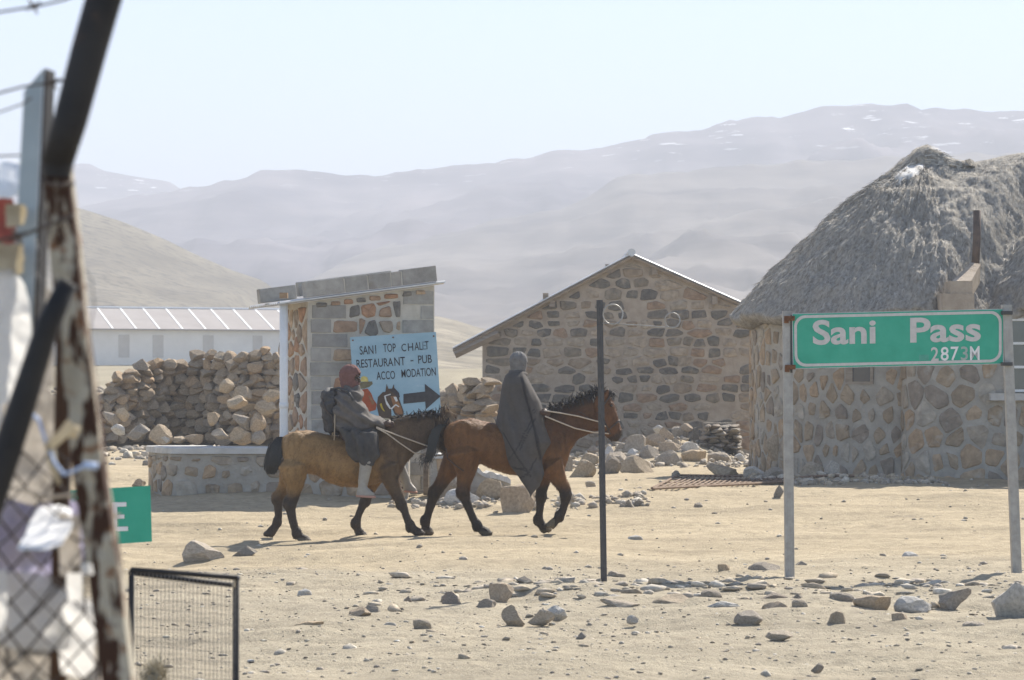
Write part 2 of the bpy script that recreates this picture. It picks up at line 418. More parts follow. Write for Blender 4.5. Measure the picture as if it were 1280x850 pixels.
def build_ground():
    ys = list(np.arange(-60, 2, 4.0)) + list(np.arange(2, 15, .35)) + list(np.arange(15, 26, .045)) + list(np.arange(26, 46, .06)) + list(np.arange(46, 80, .3))
    y, st = 80.0, .6
    while y < 3200: ys.append(y); y += st; st *= 1.06
    xs = list(np.arange(-8.6, 8.6, .06)); x, st = 8.6, .12
    tail = []
    while x < 1800: tail.append(x); x += st; st *= 1.14
    xs = sorted([-t for t in tail] + xs + tail)
    X, Y = np.meshgrid(np.array(xs), np.array(ys))
    Z = gbase(X, Y) + gnoise(X, Y)
    v = np.stack([X, Y, Z], -1).reshape(-1, 3)
    me = mesh_np('ground', v, grid_faces(len(xs), len(ys)), None, True)
    # soil colour: yellow-tan trodden sand behind, greyer gravelly track in front, dun grass far off
    p = np.stack([X, Y, Z * 0], -1)
    edge = 27.6 + 1.2 * fbm(p * .5, 3, 31) + .25 * X.clip(-6, 6) * .5
    g = 1 - sstep(Y, edge - 4.5, edge + 2.5)
    sand = np.array((.415, .34, .228)); grav = np.array((.38, .328, .240)); far = np.array((.30, .26, .18))
    c = sand[None, None] * (1 - g[..., None]) + grav[None, None] * g[..., None]
    f = sstep(Y, 70, 130)[..., None]
    c = c * (1 - f) + far * f
    dark = .5 + .5 * fbm(p * np.array((.7, 2.4, 1)), 4, 41)
    c = c * (.84 + .26 * np.clip(dark, 0, 1))[..., None]
    set_col(me, 'soil', c.reshape(-1, 3))
    m = mk('dry_ground', [(.2, G(.66)), (.42, G(.90)), (.58, G(1.04)), (.8, G(1.22))], 9, .97, .9, 34, attr='soil', detail=9, bdist=.03,
           speck=(26, .64, (.50, .455, .375), .05), grime=(5, .60, (.27, .225, .165)), spec=.15)
    me.materials.append(m)
    o = put(me, 'ground', kind='structure')
    return o
build_ground()

# ------------------------------------------------------------------ mountains
def hill(name, pts, D, foot, foot_v, back, seed, rough, strata, mat, u0=-500, u1=1800, nx=260, ny=70, pw=1.25, cres=0.0):
    pu = [p[0] for p in pts]; pv = [p[1] for p in pts]
    us = np.linspace(u0, u1, nx)
    ts = np.concatenate([np.linspace(0, 1, ny), 1 + np.linspace(0, 1, 12)[1:]])
    U, T = np.meshgrid(us, ts)
    top = EYE + (HOR - np.interp(U, pu, pv)) * D / FPX
    zf = EYE + (HOR - foot_v) * foot / FPX
    yy = np.where(T <= 1, foot + (D - foot) * T, D + (T - 1) * back)
    xx = (U - 640) * D / FPX
    wob = fbm(np.stack([xx / (D * .05), yy / (D * .05), 0 * xx], -1), 4, seed)
    gul = np.abs(fbm(np.stack([xx / (D * .035), yy / (D * .12), 0 * xx], -1), 6, seed + 9, .58))
    t = np.clip(T, 0, 1)
    env = 4 * t * (1 - t)
    prof = t ** pw
    zz = zf + (top - zf) * (prof + rough * env * (wob * .5 - gul * .6))
    if strata:
        zz = zz + env ** .5 * (top - zf) * .010 * np.sin(zz / ((top.max() - zf) * strata) + wob * 1.5)
    zz = zz + cres * (T <= 1.02) * fbm(np.stack([xx / (D * .006), yy * 0, 0 * xx], -1), 3, seed + 3) * sstep(t, .9, 1)
    zz = np.where(T > 1, top - (top - zf) * ((T - 1) ** 1.4) * .9 , zz)
    v = np.stack([xx, yy, zz], -1).reshape(-1, 3)
    me = mesh_np(name, v, grid_faces(nx, len(ts)), mat, True)
    return put(me, name, kind='structure')

def mountain_mat(name, c0, c1, zs, snow=None, nscale=.012, spots=None):
    m = bpy.data.materials.new(name); m.use_nodes = True
    nt = m.node_tree; b = nt.nodes['Principled BSDF']
    tc = nt.nodes.new('ShaderNodeTexCoord'); co = tc.outputs['Object']
    n = noise_node(nt, co, nscale, 8, .62, (1, .35, zs))
    r = ramp(nt, [(.34, c0), (.5, tint(np.add(c0, c1), .5)), (.66, c1)]); nt.links.new(n.outputs[0], r.inputs[0])
    col = r.outputs[0]
    if spots:
        n3 = noise_node(nt, co, spots[0], 8, .7, (1, 1, 1.5)); r3 = ramp(nt, [(.48, (0,0,0)), (.62, (1,1,1))]); nt.links.new(n3.outputs[0], r3.inputs[0])
        col = mixc(nt, col, spots[1], r3.outputs[0])
    if snow:
        # snow lies in streaks on the upper ledges
        n2 = noise_node(nt, co, snow[0], 6, .6, (1, .3, snow[1]))
        r2 = ramp(nt, [(snow[2], (0,0,0)), (snow[2] + .02, (1,1,1))]); nt.links.new(n2.outputs[0], r2.inputs[0])
        sx = nt.nodes.new('ShaderNodeSeparateXYZ'); nt.links.new(co, sx.inputs[0])
        mr = nt.nodes.new('ShaderNodeMapRange'); mr.inputs[1].default_value = snow[3]; mr.inputs[2].default_value = snow[4]
        nt.links.new(sx.outputs[2], mr.inputs[0])
        mu = nt.nodes.new('ShaderNodeMath'); mu.operation = 'MULTIPLY'
        nt.links.new(r2.outputs[0], mu.inputs[0]); nt.links.new(mr.outputs[0], mu.inputs[1])
        col = mixc(nt, col, (.85, .86, .88), mu.outputs[0])
    nt.links.new(col, b.inputs['Base Color']); b.inputs['Roughness'].default_value = 1; b.inputs['Specular IOR Level'].default_value = .1
    return m

m_far = mountain_mat('basalt_mountain', (.03,.028,.055), (.185,.162,.178), 5, (.07, 6, .625, 95, 128), .013)
m_mid = mountain_mat('brown_mountain', (.065,.058,.064), (.20,.178,.162), 5, None, .022)
m_left = mountain_mat('dun_hill', (.12,.105,.083), (.215,.19,.145), 2, None, .06, (.45, (.085,.078,.065)))
m_low = mountain_mat('dry_grass_slope', (.15,.13,.095), (.31,.27,.20), 3, None, .16, (.5, (.13,.115,.09)))
# far left shoulder, behind everything
hill('mountain', [(-500,190),(0,212),(40,207),(90,205),(111,204),(128,213),(165,220),(213,227),(228,238),(300,270),(500,330),(1800,380)], 1900, 1000, 440, 500, 3, .10, .05, m_far)
hill('mountain', [(-500,330),(90,262),(160,246),(205,240),(228,237),(259,234),(279,228),(308,221),(322,214),(342,212),(390,214),(438,219),(487,219),(518,212),(574,208),(652,198),(690,188),(755,186),(810,172),(815,167),(860,164),(890,158),(912,150),(950,145),(975,146),(1000,139),(1030,133),(1060,135),(1080,129),(1135,132),(1155,136),(1205,137),(1240,143),(1280,137),(1450,128),(1800,150)], 1450, 620, 430, 500, 17, .18, .045, m_far, cres=1.0)
hill('mountain', [(-500,430),(300,400),(409,343),(443,313),(520,296),(620,275),(700,262),(735,245),(752,234),(768,221),(790,216),(830,216),(860,214),(900,210),(1000,201),(1280,190),(1800,185)], 1020, 440, 425, 350, 29, .15, .05, m_mid, cres=.6)
hill('hill', [(-500,300),(-200,262),(0,256),(60,256),(99,260),(153,277),(206,299),(240,316),(288,337),(332,352),(348,370),(380,400),(430,424),(1800,440)], 500, 250, 456, 150, 41, .07, 0, m_left, pw=1.1)
hill('hill', [(-500,440),(420,432),(500,400),(530,394),(545,395),(569,400),(593,408),(640,420),(800,428),(1800,436)], 340, 165, 478, 100, 47, .06, 0, m_low, pw=1.0, nx=300)

# ------------------------------------------------------------------ stones laid in walls
def clip(poly, a, b, c):
    """keep a*x+b*y<=c"""
    out = []
    for i in range(len(poly)):
        p, q = poly[i], poly[(i + 1) % len(poly)]
        dp, dq = a*p[0] + b*p[1] - c, a*q[0] + b*q[1] - c
        if dp <= 0: out.append(p)
        if (dp < 0 < dq) or (dq < 0 < dp):
            t = dp / (dp - dq); out.append((p[0] + t*(q[0]-p[0]), p[1] + t*(q[1]-p[1])))
    return out
def area_c(poly):
    A = cx = cy = 0
    for i in range(len(poly)):
        x0, y0 = poly[i]; x1, y1 = poly[(i+1) % len(poly)]
        k = x0*y1 - x1*y0; A += k; cx += (x0+x1)*k; cy += (y0+y1)*k
    A *= .5
    if abs(A) < 1e-9: return 0, poly[0]
    return A, (cx/(6*A), cy/(6*A))
def voronoi(seeds, region, ax=1.0):
    """cells of the seeds inside the convex region (counter-clockwise); ax stretches cells along s"""
    S = np.array([(s/ax, t) for s, t in seeds]); cells = []
    reg = [(p[0]/ax, p[1]) for p in region]
    for i, p in enumerate(S):
        d = np.hypot(*(S - p).T); order = np.argsort(d)[1:22]
        poly = reg
        for j in order:
            q = S[j]; a, b = q - p; poly = clip(poly, a, b, (q.dot(q) - p.dot(p)) / 2)
            if len(poly) < 3: break
        if len(poly) >= 3:
            poly = [(x*ax, y) for x, y in poly]
            if area_c(poly)[0] > .004: cells.append(poly)
    return cells
def chaikin(poly, k=.25):
    out = []
    for i in range(len(poly)):
        p, q = poly[i], poly[(i+1) % len(poly)]
        out.append((p[0]+k*(q[0]-p[0]), p[1]+k*(q[1]-p[1]))); out.append((q[0]+k*(p[0]-q[0]), q[1]+k*(p[1]-q[1])))
    return out
def stone_geo(poly, mapf, gap=.03, proud=.03, rnd=R, round_=True, kk=.13):
    A, c = area_c(poly)
    r = math.sqrt(abs(A) / math.pi)
    k = max(.35, 1 - gap / r)
    pl = [(c[0] + (p[0]-c[0])*k*rnd.uniform(.80, 1.08), c[1] + (p[1]-c[1])*k*rnd.uniform(.80, 1.08)) for p in poly]
    # drop very short edges
    q = [p for i, p in enumerate(pl) if math.dist(p, pl[i-1]) > .12*r]
    if len(q) < 3: q = pl
    if round_: q = chaikin(q, kk)
    n = len(q)
    bev = min(.022, .16*r)
    kin = 1 - bev / r
    v = [mapf(p[0], p[1], -.03) for p in q]
    v += [mapf(p[0], p[1], proud*.45 + rnd.uniform(-.003, .003)) for p in q]
    v += [mapf(c[0]+(p[0]-c[0])*kin, c[1]+(p[1]-c[1])*kin, proud + rnd.uniform(-.012, .012)) for p in q]
    v.append(mapf(c[0] + rnd.uniform(-.2,.2)*r, c[1] + rnd.uniform(-.2,.2)*r, proud + rnd.uniform(-.004, .026)))
    f = []
    for i in range(n):
        j = (i+1) % n
        f.append((i, j, n+j, n+i)); f.append((n+i, n+j, 2*n+j, 2*n+i)); f.append((2*n+i, 2*n+j, 3*n))
    return v, f
def lay(parent, cells, mapf, mat, name='stone', gap=.03, proud=.03, keep=None, limit=298, jit=1.0, round_=True, kk=.13):
    k = 0; extra = MB()
    for poly in cells:
        A, c = area_c(poly)
        if keep and not keep(c, poly): continue
        g = gap * (R.uniform(.35, 1.5) if R.random() < .75 else R.uniform(1.5, 2.6)) if jit else gap
        v, f = stone_geo(poly, mapf, g, proud * R.uniform(.5, 1.4), round_=round_, kk=kk)
        if k < limit: part(name, v, f, mat, parent); k += 1
        else: extra.add(v, f)
    if extra.v: extra.build(name + '_infill', mat, parent, kind='stuff')
    return k
def row_seeds(s0, s1, t0, t1, h, wmin, wmax, jt=.22, js=.1):
    out = []; t = t0 + h/2
    while t < t1:
        hh = h * R.uniform(.85, 1.2); s = s0 + R.uniform(0, wmax)
        while s < s1:
            out.append((s, t + R.uniform(-jt, jt)*h)); s += R.uniform(wmin, wmax)
        t += hh
    return out
def path_map(pts):
    """polyline in plan -> (s,t,n) mapping and its length; outward is to the right of the direction of travel... facing the camera"""
    P = np.array(pts, float); seg = np.hypot(*np.diff(P, axis=0).T); L = np.concatenate([[0], np.cumsum(seg)])
    T = np.gradient(P, L, axis=0); T /= np.hypot(*T.T)[:, None]
    def mapf(s, t, n):
        x = np.interp(s, L, P[:, 0]); y = np.interp(s, L, P[:, 1])
        tx = np.interp(s, L, T[:, 0]); ty = np.interp(s, L, T[:, 1])
        return (x + ty*n, y - tx*n, t)
    return mapf, L[-1]
def wall_sheet(mapf, L, z0, z1, thick, step=.15, topf=None):
    """closed wall body along a path; a little unevenness"""
    ns = max(2, int(L/step)); ss = np.linspace(0, L, ns + 1); nz = max(2, int((z1-z0)/.25))
    mb = MB(); rings = []
    for s in ss:
        zt = topf(s) if topf else z1
        zz = np.linspace(z0, zt, nz+1)
        ring = [mapf(s, z, R.uniform(-.006, .006)) for z in zz] + [mapf(s, z, -thick) for z in zz[::-1]]
        rings.append(ring)
    mb.loft(rings)
    return mb

# ------------------------------------------------------------------ stone cottage with iron gable roof
def build_cottage():
    d = 62.0; s = FPX/d
    X = lambda u: (u-640)*d/FPX
    Z = lambda v: EYE-(v-HOR)*d/FPX
    x0, x1 = X(603), X(944); xa, za = X(789), Z(322)
    zl, zr = Z(421), Z(392)
    z0 = -.35; L = 9.0
    t = thing('stone_cottage', (xa, d, 0), 'stone cottage with low iron gable roof standing behind the rubble heap', 'house')
    mb = MB()
    front = [(x0,d,z0),(x1,d,z0),(x1,d,zr),(xa,d,za),(x0,d,zl)]
    v = front + [(x,d+.4,z) for x,_,z in front]
    mb.add(v, [(0,1,2,3,4),(9,8,7,6,5)] + [(i,(i+1)%5+0,(i+1)%5+5,i+5) for i in range(5)])
    # subdivide nothing: side and back walls butt against it
    wall = mb.build('wall', M['mortar_brown'], t)
    b2 = MB()
    b2.box((x0,d+.4,z0),(x0+.4,d+L,zl-.02)); b2.box((x1-.4,d+.4,z0),(x1,d+L,zr-.02))
    b2.box((x0+.4,d+L-.4,z0),(x1-.4,d+L,min(zl,zr)-.02))
    b2.build('rear_wall', M['mortar_brown'], t)
    reg = [(x0+.02,z0+.5),(x1-.02,z0+.5),(x1-.02,zr-.05),(xa,za-.08),(x0+.02,zl-.05)]
    seeds = row_seeds(x0, x1, z0+.55, za, .205, .22, .60, .13)
    seeds = [p for p in seeds if p[1] < (za - (xa-p[0])*(za-zl)/(xa-x0) if p[0] < xa else za-(p[0]-xa)*(za-zr)/(x1-xa)) - .05]
    cells = voronoi(seeds, reg, 1.9)
    mp = lambda s_, t_, n: (s_, d-n, t_)
    lay(wall, cells, mp, M['stone_wall'], gap=.024, proud=.024, keep=lambda c, p: R.random() > .05)
    # roof: two corrugated slopes with thickness
    xl, zle = X(566), Z(437); xr, zre = X(960), Z(395)
    for (xe, ze, nm) in ((xl, zle, 0), (xr, zre, 1)):
        ny = 110; ys = np.linspace(d-.22, d+L+.2, ny)
        dz = .018*np.sin(np.arange(ny)*math.pi/2)
        rows = []
        top = [(xa + (xe-xa)*k, None, za+.05 + (ze-za-.05)*k) for k in (0, 1)]
        vv = []; ff = []
        for i, y in enumerate(ys):
            for k in (0, 1):
                vv.append((top[k][0], y, top[k][2] + .035 + dz[i]))
            for k in (0, 1):
                vv.append((top[k][0], y, top[k][2] + .015 + dz[i]))
        for i in range(ny-1):
            a = i*4; b = a+4
            ff += [(a,a+1,b+1,b),(a+2,b+2,b+3,a+3),(a+1,a+3,b+3,b+1),(a,b,b+2,a+2)]
        ff += [(0,2,3,1),((ny-1)*4,(ny-1)*4+1,(ny-1)*4+3,(ny-1)*4+2)]
        part('roof_sheet', vv, ff, M['iron_sheet'], t)
    # barge and purlin ends
    mb = MB(); mb.tube([(xl+.04, d-.14, zle-.10), (X(603)+.35, d-.14, Z(421)+.08)], .10, 4); mb.build('eave_plank', M['timber'], t)
    mb = MB(); mb.tube([(xl+.02, d-.17, zle-.015), (xa, d-.17, za+.02)], .042, 4); mb.build('barge_board', M['timber'], t)
    mb = MB(); mb.tube([(xa, d-.17, za+.022), (xr, d-.17, zre-.012)], .042, 4); mb.build('barge_board', M['timber'], t)
    for u, v in ((682,370),(690,376),(760,334),(893,373),(818,336)):
        mb = MB(); mb.box((X(u)-.06,d-.13,Z(v)-.13),(X(u)+.06,d+.0,Z(v)+.06)); mb.build('purlin_end', M['timber'], t)
    mb = MB(); mb.tube([(xa, d-.24, za+.10),(xa, d+L+.2, za+.10)], .09, 8); mb.build('ridge_cap', M['iron_sheet'], t)
build_cottage()

# ------------------------------------------------------------------ thatched hut: round end, ridge to the right, lower thatched wing in front
HC = (6.92, 48.0)
def thatch_shell(name, parent, base_dir, prof_r, prof_z, sx, sy, seed, thick=.34, nr=130, amp=1.0, dz=None):
    """base_dir: list of (ridge point, outward unit dir); profile distance -> height; returns sampling function"""
    na = len(base_dir); rmax = prof_r[-1]
    ts = np.linspace(0, 1, nr)
    E = np.array([(b[0]+q[0]*prof_r[-1], b[1]+q[1]*prof_r[-1]) for b, q in base_dir]); ARC = np.concatenate([[0], np.cumsum(np.hypot(*np.diff(E, axis=0).T))])
    B = np.array([b for b, _ in base_dir]); Dv = np.array([q for _, q in base_dir])
    P = []
    for t in ts:
        rho = rmax*t
        x = B[:,0] + Dv[:,0]*rho*sx; y = B[:,1] + Dv[:,1]*rho*sy
        z = np.full(na, np.interp(rho, prof_r, prof_z))
        p = np.stack([x, y, z], -1)
        env = min(1, t*6)
        arc = ARC - t*1.1                   # straw leans a little to one side as it runs down
        n = .060*fbm(p*.9, 3, seed) + .030*fbm(p*np.array((2.6,2.6,1.8)), 3, seed+4)
        n = n + .034*fbm(np.stack([arc*6.5, 0*x + rho*3.0, 0*x], -1), 3, seed+8) + .017*fbm(np.stack([arc*17, 0*x + rho*7, 0*x], -1), 3, seed+11)*min(1, .3+t*1.6) + .013*fbm(p*13, 3, seed+15)
        if dz is not None: p[:,2] += dz(p[:,0], p[:,1])
        P.append(p + amp*n[:,None]*np.array((0,0,1.))*env + amp*n[:,None]*.4*np.stack([Dv[:,0], Dv[:,1], 0*x], -1)*env)
    e = P[-1]
    # rounded cut edge, then the underside back in
    for k, (inn, dn) in enumerate(((.04,-.05),(.12,-.11),(.24,-.15),(.5,-.06),(.95,.22))):
        q = e.copy(); q[:,0] -= Dv[:,0]*inn*sx; q[:,1] -= Dv[:,1]*inn*sy; q[:,2] += dn
        q[:,2] += .02*fbm(q*6, 2, seed+k)
        P.append(q)
    V = np.concatenate(P)
    F = grid_faces(na, len(P))
    me = mesh_np(name, V - ORG[parent], F, M['thatch'], True)
    o = put(me, name, parent)
    return o, np.array(P[:nr])

def straw_on(name, parent, P, count, seed, length=.30, w=.011):
    """single stalks that stick out of the thatch, lying downhill"""
    rs = np.random.RandomState(seed)
    nr, na, _ = P.shape
    i = rs.randint(2, nr-4, count); j = rs.randint(0, na-1, count)
    fr = rs.rand(count, 1)
    p = P[i, j]*(1-fr) + P[i, j+1]*fr
    down = P[i+3, j] - P[i-2, j]; down /= np.linalg.norm(down, axis=1)[:,None] + 1e-9
    side = P[i, j+1] - P[i, j]; side /= np.linalg.norm(side, axis=1)[:,None] + 1e-9
    nrm = np.cross(side, down); nrm *= np.sign(nrm[:,2:3] + 1e-9)
    L = length*(.4 + rs.rand(count,1)); ww = w*(.6 + .8*rs.rand(count,1))
    d = down + nrm*(rs.rand(count,1)*.16 - .05) + side*(rs.rand(count,1)-.5)*1.0
    d /= np.linalg.norm(d, axis=1)[:,None]
    a = p + nrm*.012; b = p + d*L*.55 + nrm*.02; c = p + d*L + nrm*(rs.rand(count,1)*.03 - .01)
    v = np.stack([a - side*ww, a + side*ww, b + side*ww*.8, b - side*ww*.8, c + side*ww*.3, c - side*ww*.3], 1).reshape(-1, 3)
    k = np.arange(count)[:,None]*6
    F = np.concatenate([k + np.array([[0,1,2,3]]), k + np.array([[3,2,4,5]])])
    me = mesh_np(name, v - ORG[parent], F, M['straw'])
    base = np.array((.45,.415,.36)); col = base*(.6 + .75*rs.rand(count,1)**1.4)
    hot = rs.rand(count,1) > .975
    col = np.where(hot, np.array((.60,.53,.42)), col)
    set_col(me, 'tint', np.repeat(col, 6, 0))
    return put(me, name, parent, kind='stuff')

def build_hut():
    t = thing('thatched_hut', (HC[0], HC[1], 0), 'large grey thatched stone hut with round end and stove pipe behind the green sign', 'house')
    # walls
    Rw = 2.88
    pts = []
    for a in np.linspace(-35, 122, 60):
        a = math.radians(a); pts.append((HC[0] - Rw*math.cos(a), HC[1] - Rw*1.04*math.sin(a)))
    mp, L = path_map(pts)
    ztop = 2.95
    w1 = wall_sheet(mp, L, -.2, ztop, .4).build('round_wall', M['mortar_grey'], t)
    seeds = row_seeds(0, L, .25, 2.95, .31, .15, .38, .34)
    # window cut: keep stones clear of it
    a_w = None
    P = np.array(pts); seg = np.hypot(*np.diff(P, axis=0).T); Ls = np.concatenate([[0], np.cumsum(seg)])
    px = P[:,0]/P[:,1]*FPX + 640
    ii = [k for k in range(len(px)) if P[k,1] < HC[1]+.3]
    def s_at(u): return float(np.interp(u, px[ii], Ls[ii]))
    sw0, sw1 = s_at(1058), s_at(1092)
    def z_at(v, d): return EYE-(v-HOR)*d/FPX
    zw0, zw1 = z_at(480, 45), z_at(452, 45)
    cells = voronoi(seeds, [(0,.2),(L,.2),(L,2.98),(0,2.98)], .64)
    lay(w1, cells, mp, M['stone_hut'], gap=.029, proud=.020, keep=lambda c, p: not (sw0-.1 < c[0] < sw1+.1 and zw0-.12 < c[1] < zw1+.12) and R.random() > .04, limit=298)
    win = MB()
    for (a, b, c, e) in ((sw0, sw1, zw0, zw0+.04), (sw0, sw1, zw1-.04, zw1), (sw0, sw0+.12, zw0+.04, zw1-.04), (sw1-.05, sw1, zw0+.04, zw1-.04)):
        q = [mp(s_, z_, n_) for s_, z_ in ((a,c),(b,c),(b,e),(a,e)) for n_ in (.03, -.05)]
        win.add(q, [(0,2,4,6),(1,7,5,3),(0,1,3,2),(2,3,5,4),(4,5,7,6),(6,7,1,0)])
    wo = win.build('window', M['timber'], t)
    q = [mp(sw0+.12, zw0+.04, .008), mp(sw1-.05, zw0+.04, .008), mp(sw1-.05, zw1-.04, .008), mp(sw0+.12, zw1-.04, .008)]
    part('pane', q, [(0,1,2,3)], M['glass'], wo)
    # little white meter box at the corner
    mb = MB(); x = (1140-640)*45.1/FPX; mb.box((x-.05, 44.95, z_at(487,45)), (x+.04, 45.15, z_at(455,45))); mb.build('meter_box', M['white_paint'], t)
    # wing wall, rounded at its left end
    pts2 = [(6.22, 46.2), (6.20, 45.6), (6.18, 45.0)] + [(6.18 + .75*(1-math.cos(a)), 45.0 - .72*math.sin(a)) for a in np.linspace(.15, math.pi/2, 9)] + [(x, 44.28) for x in np.arange(7.2, 11.6, .3)]
    mp2, L2 = path_map(pts2)
    w2 = wall_sheet(mp2, L2, -.2, 2.9, .4).build('wing_wall', M['mortar_grey'], t)
    P2 = np.array(pts2); L2s = np.concatenate([[0], np.cumsum(np.hypot(*np.diff(P2, axis=0).T))])
    s_x = lambda x: float(np.interp(x, P2[5:,0], L2s[5:]))
    wx0, wx1 = 7.66, 8.55; wz0, wz1 = z_at(490, 44.28), z_at(398, 44.28)
    seeds = row_seeds(.5, L2, .1, 2.9, .33, .20, .50, .34)
    cells = voronoi(seeds, [(.5,.05),(L2,.05),(L2,2.88),(.5,2.88)], .85)
    a0, a1 = s_x(wx0), s_x(wx1)
    lay(w2, cells, mp2, M['stone_hut'], gap=.028, proud=.018, keep=lambda c, p: not (a0-.14 < c[0] < a1+.14 and wz0-.2 < c[1] < wz1+.15), limit=150)
    yw = 44.27
    fr = MB()
    fr.box((wx0, yw-.06, wz0), (wx0+.05, yw+.03, wz1)); fr.box((wx1-.05, yw-.06, wz0), (wx1, yw+.03, wz1))
    zs = np.linspace(wz0, wz1-.04, 4)
    for z in zs: fr.box((wx0+.05, yw-.055, z), (wx1-.05, yw+.03, z+.04))
    fo = fr.build('window', M['white_paint'], t)
    for z, z2 in zip(zs[:-1], zs[1:]):
        part('pane', [(wx0+.05, yw-.02, z+.04), (wx1-.05, yw-.02, z+.04), (wx1-.05, yw-.02, z2), (wx0+.05, yw-.02, z2)], [(0,1,2,3)], M['glass'], fo)
    mb = MB(); mb.box((wx0-.24, yw-.19, wz0-.13), (wx1+.2, yw+.02, wz0-.02)); mb.build('sill', M['cement'], fo)
    mb = MB(); mb.box((wx0-.1, yw-.05, wz1+.01), (wx1+.2, yw+.02, wz1+.12)); mb.build('lintel', M['cement'], fo)
    # main thatch
    bd = []
    for x in np.linspace(13.2, HC[0], 200): bd.append(((x, HC[1]), (0, -1)))
    for a in np.linspace(0, math.pi, 400)[1:]: bd.append(((HC[0], HC[1]), (-math.sin(a), -math.cos(a))))
    for x in np.linspace(HC[0], 13.2, 30)[1:]: bd.append(((x, HC[1]), (0, 1)))
    pr = [0, .3, .6, 1.36, 2.17, 2.9, 3.2, 3.42]; pz = [5.50, 5.44, 5.30, 4.88, 4.22, 3.44, 3.12, 2.89]
    def valley(x, y):     # the gutter where the two thatches meet, climbing from the stone stack
        xv = 7.05 + (y-44.2)*.62
        q = x - xv
        return (-.42*np.exp(-(q/.40)**2) + .10*np.exp(-((q+.9)/.5)**2)) * (y < HC[1]-.6) * sstep(y, 43.6, 44.6) * sstep(HC[1]-.4-y, 0, .8) + .17*sstep(x, 7.6, 8.7)*sstep(y, 45.5, 47.6)
    roof, P = thatch_shell('thatch_roof', t, bd, pr, pz, .945, 1.13, 50, dz=valley)
    straw_on('roof_straw', roof, P, 18000, 3, length=.13, w=.0045)
    # wing thatch: a blunt cone in front at the right
    WC = (9.96, 45.75)
    bd = [(WC, (-math.sin(a), -math.cos(a))) for a in np.linspace(-.9*math.pi, .9*math.pi, 520)]
    pr = [0, .4, 1.0, 1.6, 2.1, 2.45, 2.66]; pz = [5.35, 5.2, 4.72, 4.2, 3.72, 3.32, 2.98]
    roof2, P2_ = thatch_shell('wing_thatch_roof', t, bd, pr, pz, 1.0, 1.0, 77)
    straw_on('roof_straw', roof2, P2_, 8000, 5, length=.13, w=.0045)
    # ragged ridge bundle with a patch of white plaster
    mb = MB(); rings = []
    for k, x in enumerate(np.linspace(6.15, 7.75, 22)):
        u = k/21
        hh = .08 + .27*math.exp(-((x-6.93)/.34)**2)
        ring = []
        for a in np.linspace(0, 2*math.pi, 14, endpoint=False):
            n = .10*fbm(np.array([[x*6, math.cos(a)*2.5, math.sin(a)*2.5]]), 4, 88)[0]
            ring.append((x, HC[1] + (.42+n)*math.cos(a), 5.40 - .32*max(0, 6.85-x) + (hh+n)*max(-.5, math.sin(a)) + .02))
        rings.append(ring)
    mb.loft(rings); rb = mb.build('ridge_bundle', M['thatch'], t, True)
    vs = np.array(mb.v).reshape(22, 14, 3)
    straw_on('ridge_straw', rb, vs, 1200, 12, .16, .007)
    uvx = np.stack([640 + P[...,0]*FPX/P[...,1], HOR - (P[...,2]-EYE)*FPX/P[...,1]], -1).reshape(-1, 2); PF = P.reshape(-1, 3)
    ok = PF[:,1] < HC[1] + .1; uvx, PF = uvx[ok], PF[ok]
    nu, nv = 12, 7; V = []
    for j in range(nv):
        for i in range(nu):
            q = i/(nu-1)*2-1; r_ = j/(nv-1)*2-1
            ww = 1 - .35*abs(q) + R.uniform(-.12,.12)
            tu = 1136 + q*19 + r_*6*ww; tv = 214 - q*12 + r_*10*ww
            near = np.argsort(np.hypot(*(uvx - (tu, tv)).T))[:6]
            w_ = PF[near].mean(0); edge = max(abs(q), abs(r_))
            V.append((w_[0] + R.uniform(-.012,.012), w_[1] - .035*(1-edge**4), w_[2] + .050*(1-edge**4) - .05*(edge > .95) + R.uniform(-.012,.012)))
    part('plaster_patch', V, [tuple(f) for f in grid_faces(nu, nv)], M['plaster'], t, True)
    # masonry stub, mortar fillet and flue
    d = 43.75
    X = lambda u: (u-640)*d/FPX
    Z = lambda v: EYE-(v-HOR)*d/FPX
    mb = MB(); mb.box((X(1178), d, Z(398)), (X(1218), d+.7, Z(367))); mb.build('stack_base', M['mortar_brown'], t)
    mb = MB(); mb.box((X(1188), d+.03, Z(367)), (X(1216), d+.6, Z(351))); mb.build('stack_top', M['mortar_brown'], t)
    mb = MB()
    a, b, c, e = W(1190,351,d+.10), W(1214,351,d+.10), W(1226,330,44.5), W(1214,328,44.5)
    v = [a, b, c, e] + [x - np.array((0,-.1,.30)) for x in (a, b, c, e)]
    mb.add(v, [(0,1,2,3),(7,6,5,4),(0,4,5,1),(1,5,6,2),(2,6,7,3),(3,7,4,0)]); mb.build('mortar_fillet', M['mortar_brown'], t)
    mb = MB(); mb.tube([W(1219,335,44.7), W(1221,300,44.7), W(1221.5,263,44.7)], .062, 12); mb.build('flue_pipe', M['rust_flue'], t, True)
M['rust_flue'] = mk('browned_flue', [(.3,(.07,.055,.048)),(.7,(.14,.10,.08))], 9, .7, .2, 50)
build_hut()

